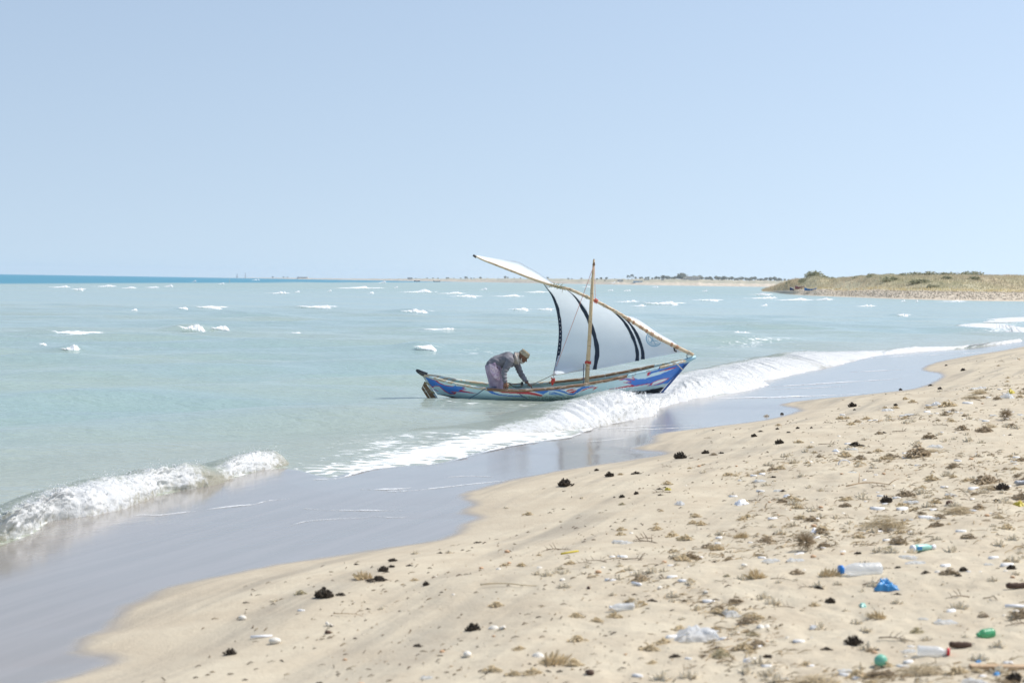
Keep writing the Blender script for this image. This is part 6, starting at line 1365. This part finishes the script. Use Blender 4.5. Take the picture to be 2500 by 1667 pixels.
p = on_beach(2150, 1626)[0]; s = p[1] / FPX; o = obj('teal_ball', lump('teal_ball', 4, M_TEAL, (0.5, 0.5, 0.48), 0.08, 0.1, 18, 12), None); o.location = tuple(p); o.scale = (33 * s,) * 3; tag(o, 'round teal green plastic float near the bottom right', 'float')
t, s = litter('driftwood_plank', 'long pale wooden plank at the bottom right edge', 'plank', 2450, 1633, 0.03); mb = MB(); mb.box((0, 0, 5 * s), (165 * s, 26 * s, 10 * s)); o = mb.build('board', M_PALEWOOD, t, smooth=False)
for x in (-60, 55): mb = MB(); mb.lathe([(1.6 * s, 0), (1.6 * s, 0.8 * s)], (x * s, 0, 10 * s), None, 8); mb.build('nail_head', M_DARKWOOD, t)
for (px, py, w, h, mt, nm, lab, cat, rz) in ((2345, 1581, 54, 16, M_DARKWOOD, 'dark_wood_block', 'dark brown block of wood above the red cap', 'wood', -0.05), (2486, 1436, 60, 15, M_DARKWOOD, 'dark_wood_block', 'dark driftwood at the right edge by the white scraps', 'wood', 0.12), (2492, 1182, 30, 10, M_GREYP, 'grey_pipe', 'grey plastic pipe end at the right edge of the wrack', 'pipe', 0.2)):
    p = on_beach(px, py)[0]; s = p[1] / FPX; mb = MB(); k = 10
    mb.tube([(-w / 2 * s + i * w * s / (k - 1), 0.6 * s * math.sin(i * 1.7), h * 0.48 * s + 0.5 * s * math.sin(i * 2.3)) for i in range(k)], [h / 2 * s * (0.75 if i in (0, k - 1) else 1 + 0.08 * math.sin(i * 2.1)) for i in range(k)], 9); o = mb.build(nm, mt); o.location = tuple(p); o.rotation_euler = (0, 0, rz); tag(o, lab, cat)
def straw_tube(nm, px, py, w, r, rz, mat, lab, cat='tube'):
    p = on_beach(px, py)[0]; s = p[1] / FPX; mb = MB(); mb.tube([(-w / 2 * s, 0, r * s), (0, 0, r * 1.2 * s), (w / 2 * s, 0, r * s)], r * s, 8); o = mb.build(nm, mat); o.location = tuple(p); o.rotation_euler = (0, 0, rz); tag(o, lab, cat)
straw_tube('white_straw', 638, 1556, 54, 3.2, 0.30, M_WPL, 'white plastic straw beside the white oval shell'); straw_tube('white_tube', 1554, 1428, 32, 3.6, -0.9, M_WPL, 'short white tube on open sand in the near centre'); straw_tube('white_stick', 2477, 1483, 46, 4, -0.1, M_WPL, 'white plastic stick near the right edge', 'stick')
straw_tube('yellow_strip', 1391, 1350, 62, 2.4, 0.8, M_YEL, 'thin yellow strip on the open sand', 'litter')
for (px, py, w, mt, lab, sd) in ((2469, 960, 26, M_YEL, 'yellow plastic bag at the top right end of the beach', 51), (2488, 1234, 34, M_YEL, 'yellow wrapper at the right edge of the wrack', 52), (1631, 1196, 18, M_YEL, 'small yellow scrap on the smooth sand', 53), (2389, 1616, 15, M_BLUEP, 'small blue scrap above the plank', 54), (2434, 1646, 20, M_BLUEP, 'small blue scrap below the plank', 55), (2107, 1480, 28, M_MINT, 'crushed mint green scrap below the blue plastic', 56), (1660, 1232, 26, M_BAG, 'pale blue white film tuft on the smooth sand', 57), (1922, 1215, 24, M_WPL, 'white frayed plastic standing in the sand left of the wrack', 58), (1812, 1232, 36, M_WPL, 'flat white plastic on open sand in the middle', 59), (1990, 1302, 40, M_WPL, 'pale cream plastic above the wiry weed ball', 60), (2461, 972, 40, M_CLEAR, 'clear wrinkled film beside the yellow bag', 61), (2040, 1102, 16, M_WPL, 'white film scrap at the left end of the wrack', 62)):
    p = on_beach(px, py)[0]; s = p[1] / FPX; o = obj('plastic_scrap', crumple('scrap', sd, mt, 0.45, 14, 0.55), None); o.location = tuple(p); o.scale = (w * s,) * 3; o.rotation_euler = (0, 0, sd * 0.7); tag(o, lab, 'litter')
# white ring
p = on_beach(2062, 1132)[0]; s = p[1] / FPX; mb = MB(); mb.tube([(14 * s * math.cos(a), 3 * s, 9 * s * math.sin(a)) for a in np.linspace(0, math.pi * 1.25, 16)], 1.6 * s, 6); o = mb.build('white_ring', M_WPL); o.location = tuple(p); tag(o, 'white plastic ring handle standing at the left of the wrack', 'litter')

# ---- smaller repeats: countable, alike, scattered as in the photograph
rs = np.random.default_rng(77)
def scatter(n, dlo, dhi, ylo, yhi, clump=0.0, seed=1, xmax=2510):
    """points on the visible beach between two distances from the film edge"""
    out = []; g = np.random.default_rng(seed)
    while len(out) < n:
        Yw = g.uniform(ylo, yhi, 4000) if yhi < 14 else np.exp(g.uniform(math.log(ylo), math.log(yhi), 4000)); px = g.uniform(60, xmax + 10, 4000); Xw = (px - 1250) / FPX * Yw
        z, d, s = lookup(Xw, Yw); ok = (d > dlo + (0.9 * sstep(13, 9, Yw) if dlo > 1.5 else 0)) & (d < dhi)
        if clump: ok &= fbm(s * 0.55, d * 0.9, 91, 3) > clump - 1 + 0.55 * g.random(4000)
        P = np.stack([Xw, Yw, z], -1)[ok]; q_ = project(P); P = P[(q_[:, 1] < 1675) & (q_[:, 0] > 0) & (q_[:, 0] < xmax)]
        out += list(P)
    return np.array(out[:n])
LM = [(2100,1395,'the blue capped bottle'),(2150,1615,'the teal float'),(2300,1598,'the red capped bottle'),(2405,1550,'the green bottle'),(2252,1338,'the mint tube'),(1704,1550,'the large milky bag'),(2240,1108,'the large weed nest'),(2455,1015,'the tumbleweed ball'),(2158,1280,'the dry straw heap'),(2082,990,'the black dome clump'),(1903,1076,'the pointed black heap'),(1662,1115,'the comb shaped clump'),(1380,1180,'the lone black clump'),(793,1450,'the round black clump'),(1347,1610,'the big tan clump'),(1965,1338,'the wiry weed ball'),(2450,1628,'the plank'),(2488,1228,'the yellow wrapper'),(2124,1183,'the long pale branch'),(1262,1432,'the long straw reed'),(850,1500,'the pale driftwood'),(1848,1405,'the tan comb weed'),(1513,1395,'the cream coral pair'),(1992,1528,'the white foam chunk'),(671,1565,'the white straw'),(2314,988,'the standing milky bag'),(2351,903,'the far bend clump'),(1153,1532,'the purple grey clump'),(2470,1432,'the dark driftwood block'),(1518,1322,'the crumpled clear plastic')]
def landmark_labels(head, pts):
    q_ = project(pts); keys = {}
    for i, (x, y) in enumerate(q_):
        dist = [math.hypot(x - a, (y - b) * 2.2) for a, b, _ in LM]; j = int(np.argmin(dist)); dx, dy = x - LM[j][0], (y - LM[j][1]) * 2.2
        sd = ('right of' if dx > 0 else 'left of') if abs(dx) > abs(dy) else ('below' if dy > 0 else 'above'); keys.setdefault((j, sd), []).append((dist[j], i))
    out = [''] * len(pts)
    for (j, sd), l in keys.items():
        for r_, (_, i) in enumerate(sorted(l)): out[i] = f"{head} {sd} {LM[j][2]}, {ORD[min(r_, 19)]}{' to it' if r_ == 0 else ' out'}"
    return out
def repeats(kind, n, dlo, dhi, wlo, whi, label, group, ylo=7, yhi=48, hs=1.0, seed=1, clump=0.0):
    nm, cat = KIND[kind]; g = np.random.default_rng(seed + 5)
    pts = scatter(n, dlo, dhi, ylo, yhi, clump, seed); labs = landmark_labels(label, pts)
    for i, p in enumerate(pts):
        o = bpy.data.objects.new(nm, SH[kind][i % len(SH[kind])]); link(o); o.location = tuple(p); o.rotation_euler = (0, 0, g.uniform(-0.6, 0.6) + (math.pi if i % 2 else 0)); w = g.uniform(wlo, whi) * (0.7 + 0.02 * p[1]); o.scale = (w, w, w * hs); tag(o, labs[i], cat, group)
repeats('darkflat', 50, 0.8, 6, 0.03, 0.09, 'small dark flake of seaweed', 'small dark seaweed flakes', seed=2)
repeats('brown', 55, 2.6, 6.5, 0.07, 0.22, 'small brown weed tuft', 'small brown weed tufts', seed=3, clump=0.75)
repeats('tanflat', 130, 1.6, 6.5, 0.05, 0.17, 'small tan weed tuft', 'small tan weed tufts', seed=4, clump=0.7)
repeats('coral', 220, 2.3, 7, 0.03, 0.13, 'little cream coral fragment', 'little coral fragments', seed=5)
repeats('shell', 55, 1.6, 7, 0.02, 0.05, 'little white shell', 'little white shells', seed=6)
repeats('slab', 100, 2.4, 7, 0.03, 0.09, 'little white foam scrap', 'little white foam scraps', seed=7, clump=0.6)
repeats('peach', 30, 1.4, 7, 0.02, 0.05, 'little orange pebble', 'little orange pebbles', seed=8)
repeats('twig', 45, 1.8, 7, 0.07, 0.24, 'small dark twig', 'small dark twigs', seed=9)
repeats('film', 26, 2.6, 7, 0.06, 0.16, 'small clear plastic film', 'small plastic films', seed=10)
repeats('strawheap', 12, 3.0, 6.5, 0.15, 0.38, 'small heap of dry straw', 'small straw heaps', seed=11, clump=0.75, hs=0.6)
# ---- uncountable litter of stalks and grit
def wrack(n, seed, dlo, dhi, lmin, lmax, cols, clump, name, label, rad=0.0022):
    g = np.random.default_rng(seed); P = scatter(n, dlo, dhi, 6.5, 52, clump, seed, 3500); a = g.normal(0.35, 0.8, n); l = g.uniform(lmin, lmax, n); d = np.stack([np.cos(a), np.sin(a), g.uniform(-0.05, 0.28, n)], -1) * l[:, None]
    up = np.array([0, 0, 1.0]); sd = np.cross(d, up); sd /= np.linalg.norm(sd, axis=1)[:, None]; r = rad * g.uniform(0.6, 1.8, n) * (0.8 + 0.03 * P[:, 1]); P = P + up * 0.002
    mid = P + d * 0.5 + up * (l * g.uniform(0.0, 0.16, n))[:, None]; end = P + d; end[:, 2] = np.maximum(end[:, 2], P[:, 2])
    ring = lambda c, k: [c + sd * (r * k)[:, None], c - sd * (r * k)[:, None], c + up * (r * 1.7 * k)[:, None]]
    V = np.stack(ring(P, 0.7) + ring(mid, 1.0) + ring(end, 0.3), 1).reshape(-1, 3); f = np.array([(0, 3, 5, 2), (1, 2, 5, 4), (0, 1, 4, 3), (3, 6, 8, 5), (4, 5, 8, 7), (3, 4, 7, 6)]); F = (f[None] + (np.arange(n) * 9)[:, None, None]).reshape(-1, 4)
    me = raw_mesh(name, V, F, False); c = np.array(cols)[g.integers(0, len(cols), n)] * g.uniform(0.7, 1.25, (n, 1)); add_col(me, 'tint', np.repeat(c, 9, 0)); return obj(name, me, M_GRASS, None, kind='stuff', label=label, category='seaweed')
wrack(6400, 101, 2.6, 8.0, 0.015, 0.09, [(0.52, 0.42, 0.27), (0.66, 0.55, 0.36), (0.30, 0.23, 0.15), (0.60, 0.48, 0.31), (0.42, 0.33, 0.21)], 0.78, 'seaweed_litter', 'fine dry seaweed stalks littering the wrack belt')
wrack(900, 103, 0.6, 4.0, 0.01, 0.05, [(0.10, 0.08, 0.06), (0.20, 0.15, 0.10), (0.36, 0.28, 0.18)], 0.0, 'seaweed_litter', 'fine dark stalks sprinkled over the smooth sand')
P = scatter(3800, 1.4, 9, 6.5, 45, 0.0, 104, 3500); g = np.random.default_rng(9); V, F = blob_arrays(P, g.uniform(0.003, 0.009, len(P)) * (0.7 + 0.03 * P[:, 1]), g); me = raw_mesh('shell_grit', V, F, False); cc = np.array([(0.75, 0.70, 0.60), (0.60, 0.48, 0.32), (0.30, 0.24, 0.18), (0.68, 0.60, 0.46)])[g.integers(0, 4, len(P))]; add_col(me, 'tint', np.repeat(cc, 6, 0)); obj('shell_grit', me, M_GRASS, None, kind='stuff', label='crushed shell grit sprinkled over the sand', category='grit')
# ---- sea haze: thin even air round everything, the sky outside it
hz = NT('haze_air'); hz.n.remove(hz.b); pv = hz.new('VolumePrincipled'); pv.inputs['Color'].default_value = (0.80, 0.86, 0.96, 1); pv.inputs['Density'].default_value = 0.00005; pv.inputs['Anisotropy'].default_value = 0.2
hz.l.new(pv.outputs[0], hz.out.inputs['Volume'])
mb = MB(); mb.box((2000, 4700, 20.5), (24000, 9800, 47)); o = mb.build('haze', hz.m, None, smooth=False); o['kind'] = 'stuff'
# ---- all flying spray as one mass
V_, F_ = blob_arrays(np.vstack(SPRAY_P), np.concatenate(SPRAY_R), np.random.default_rng(5))
obj('spray', raw_mesh('spray', V_, F_, False), MAT_FOAM, sea, kind='stuff')
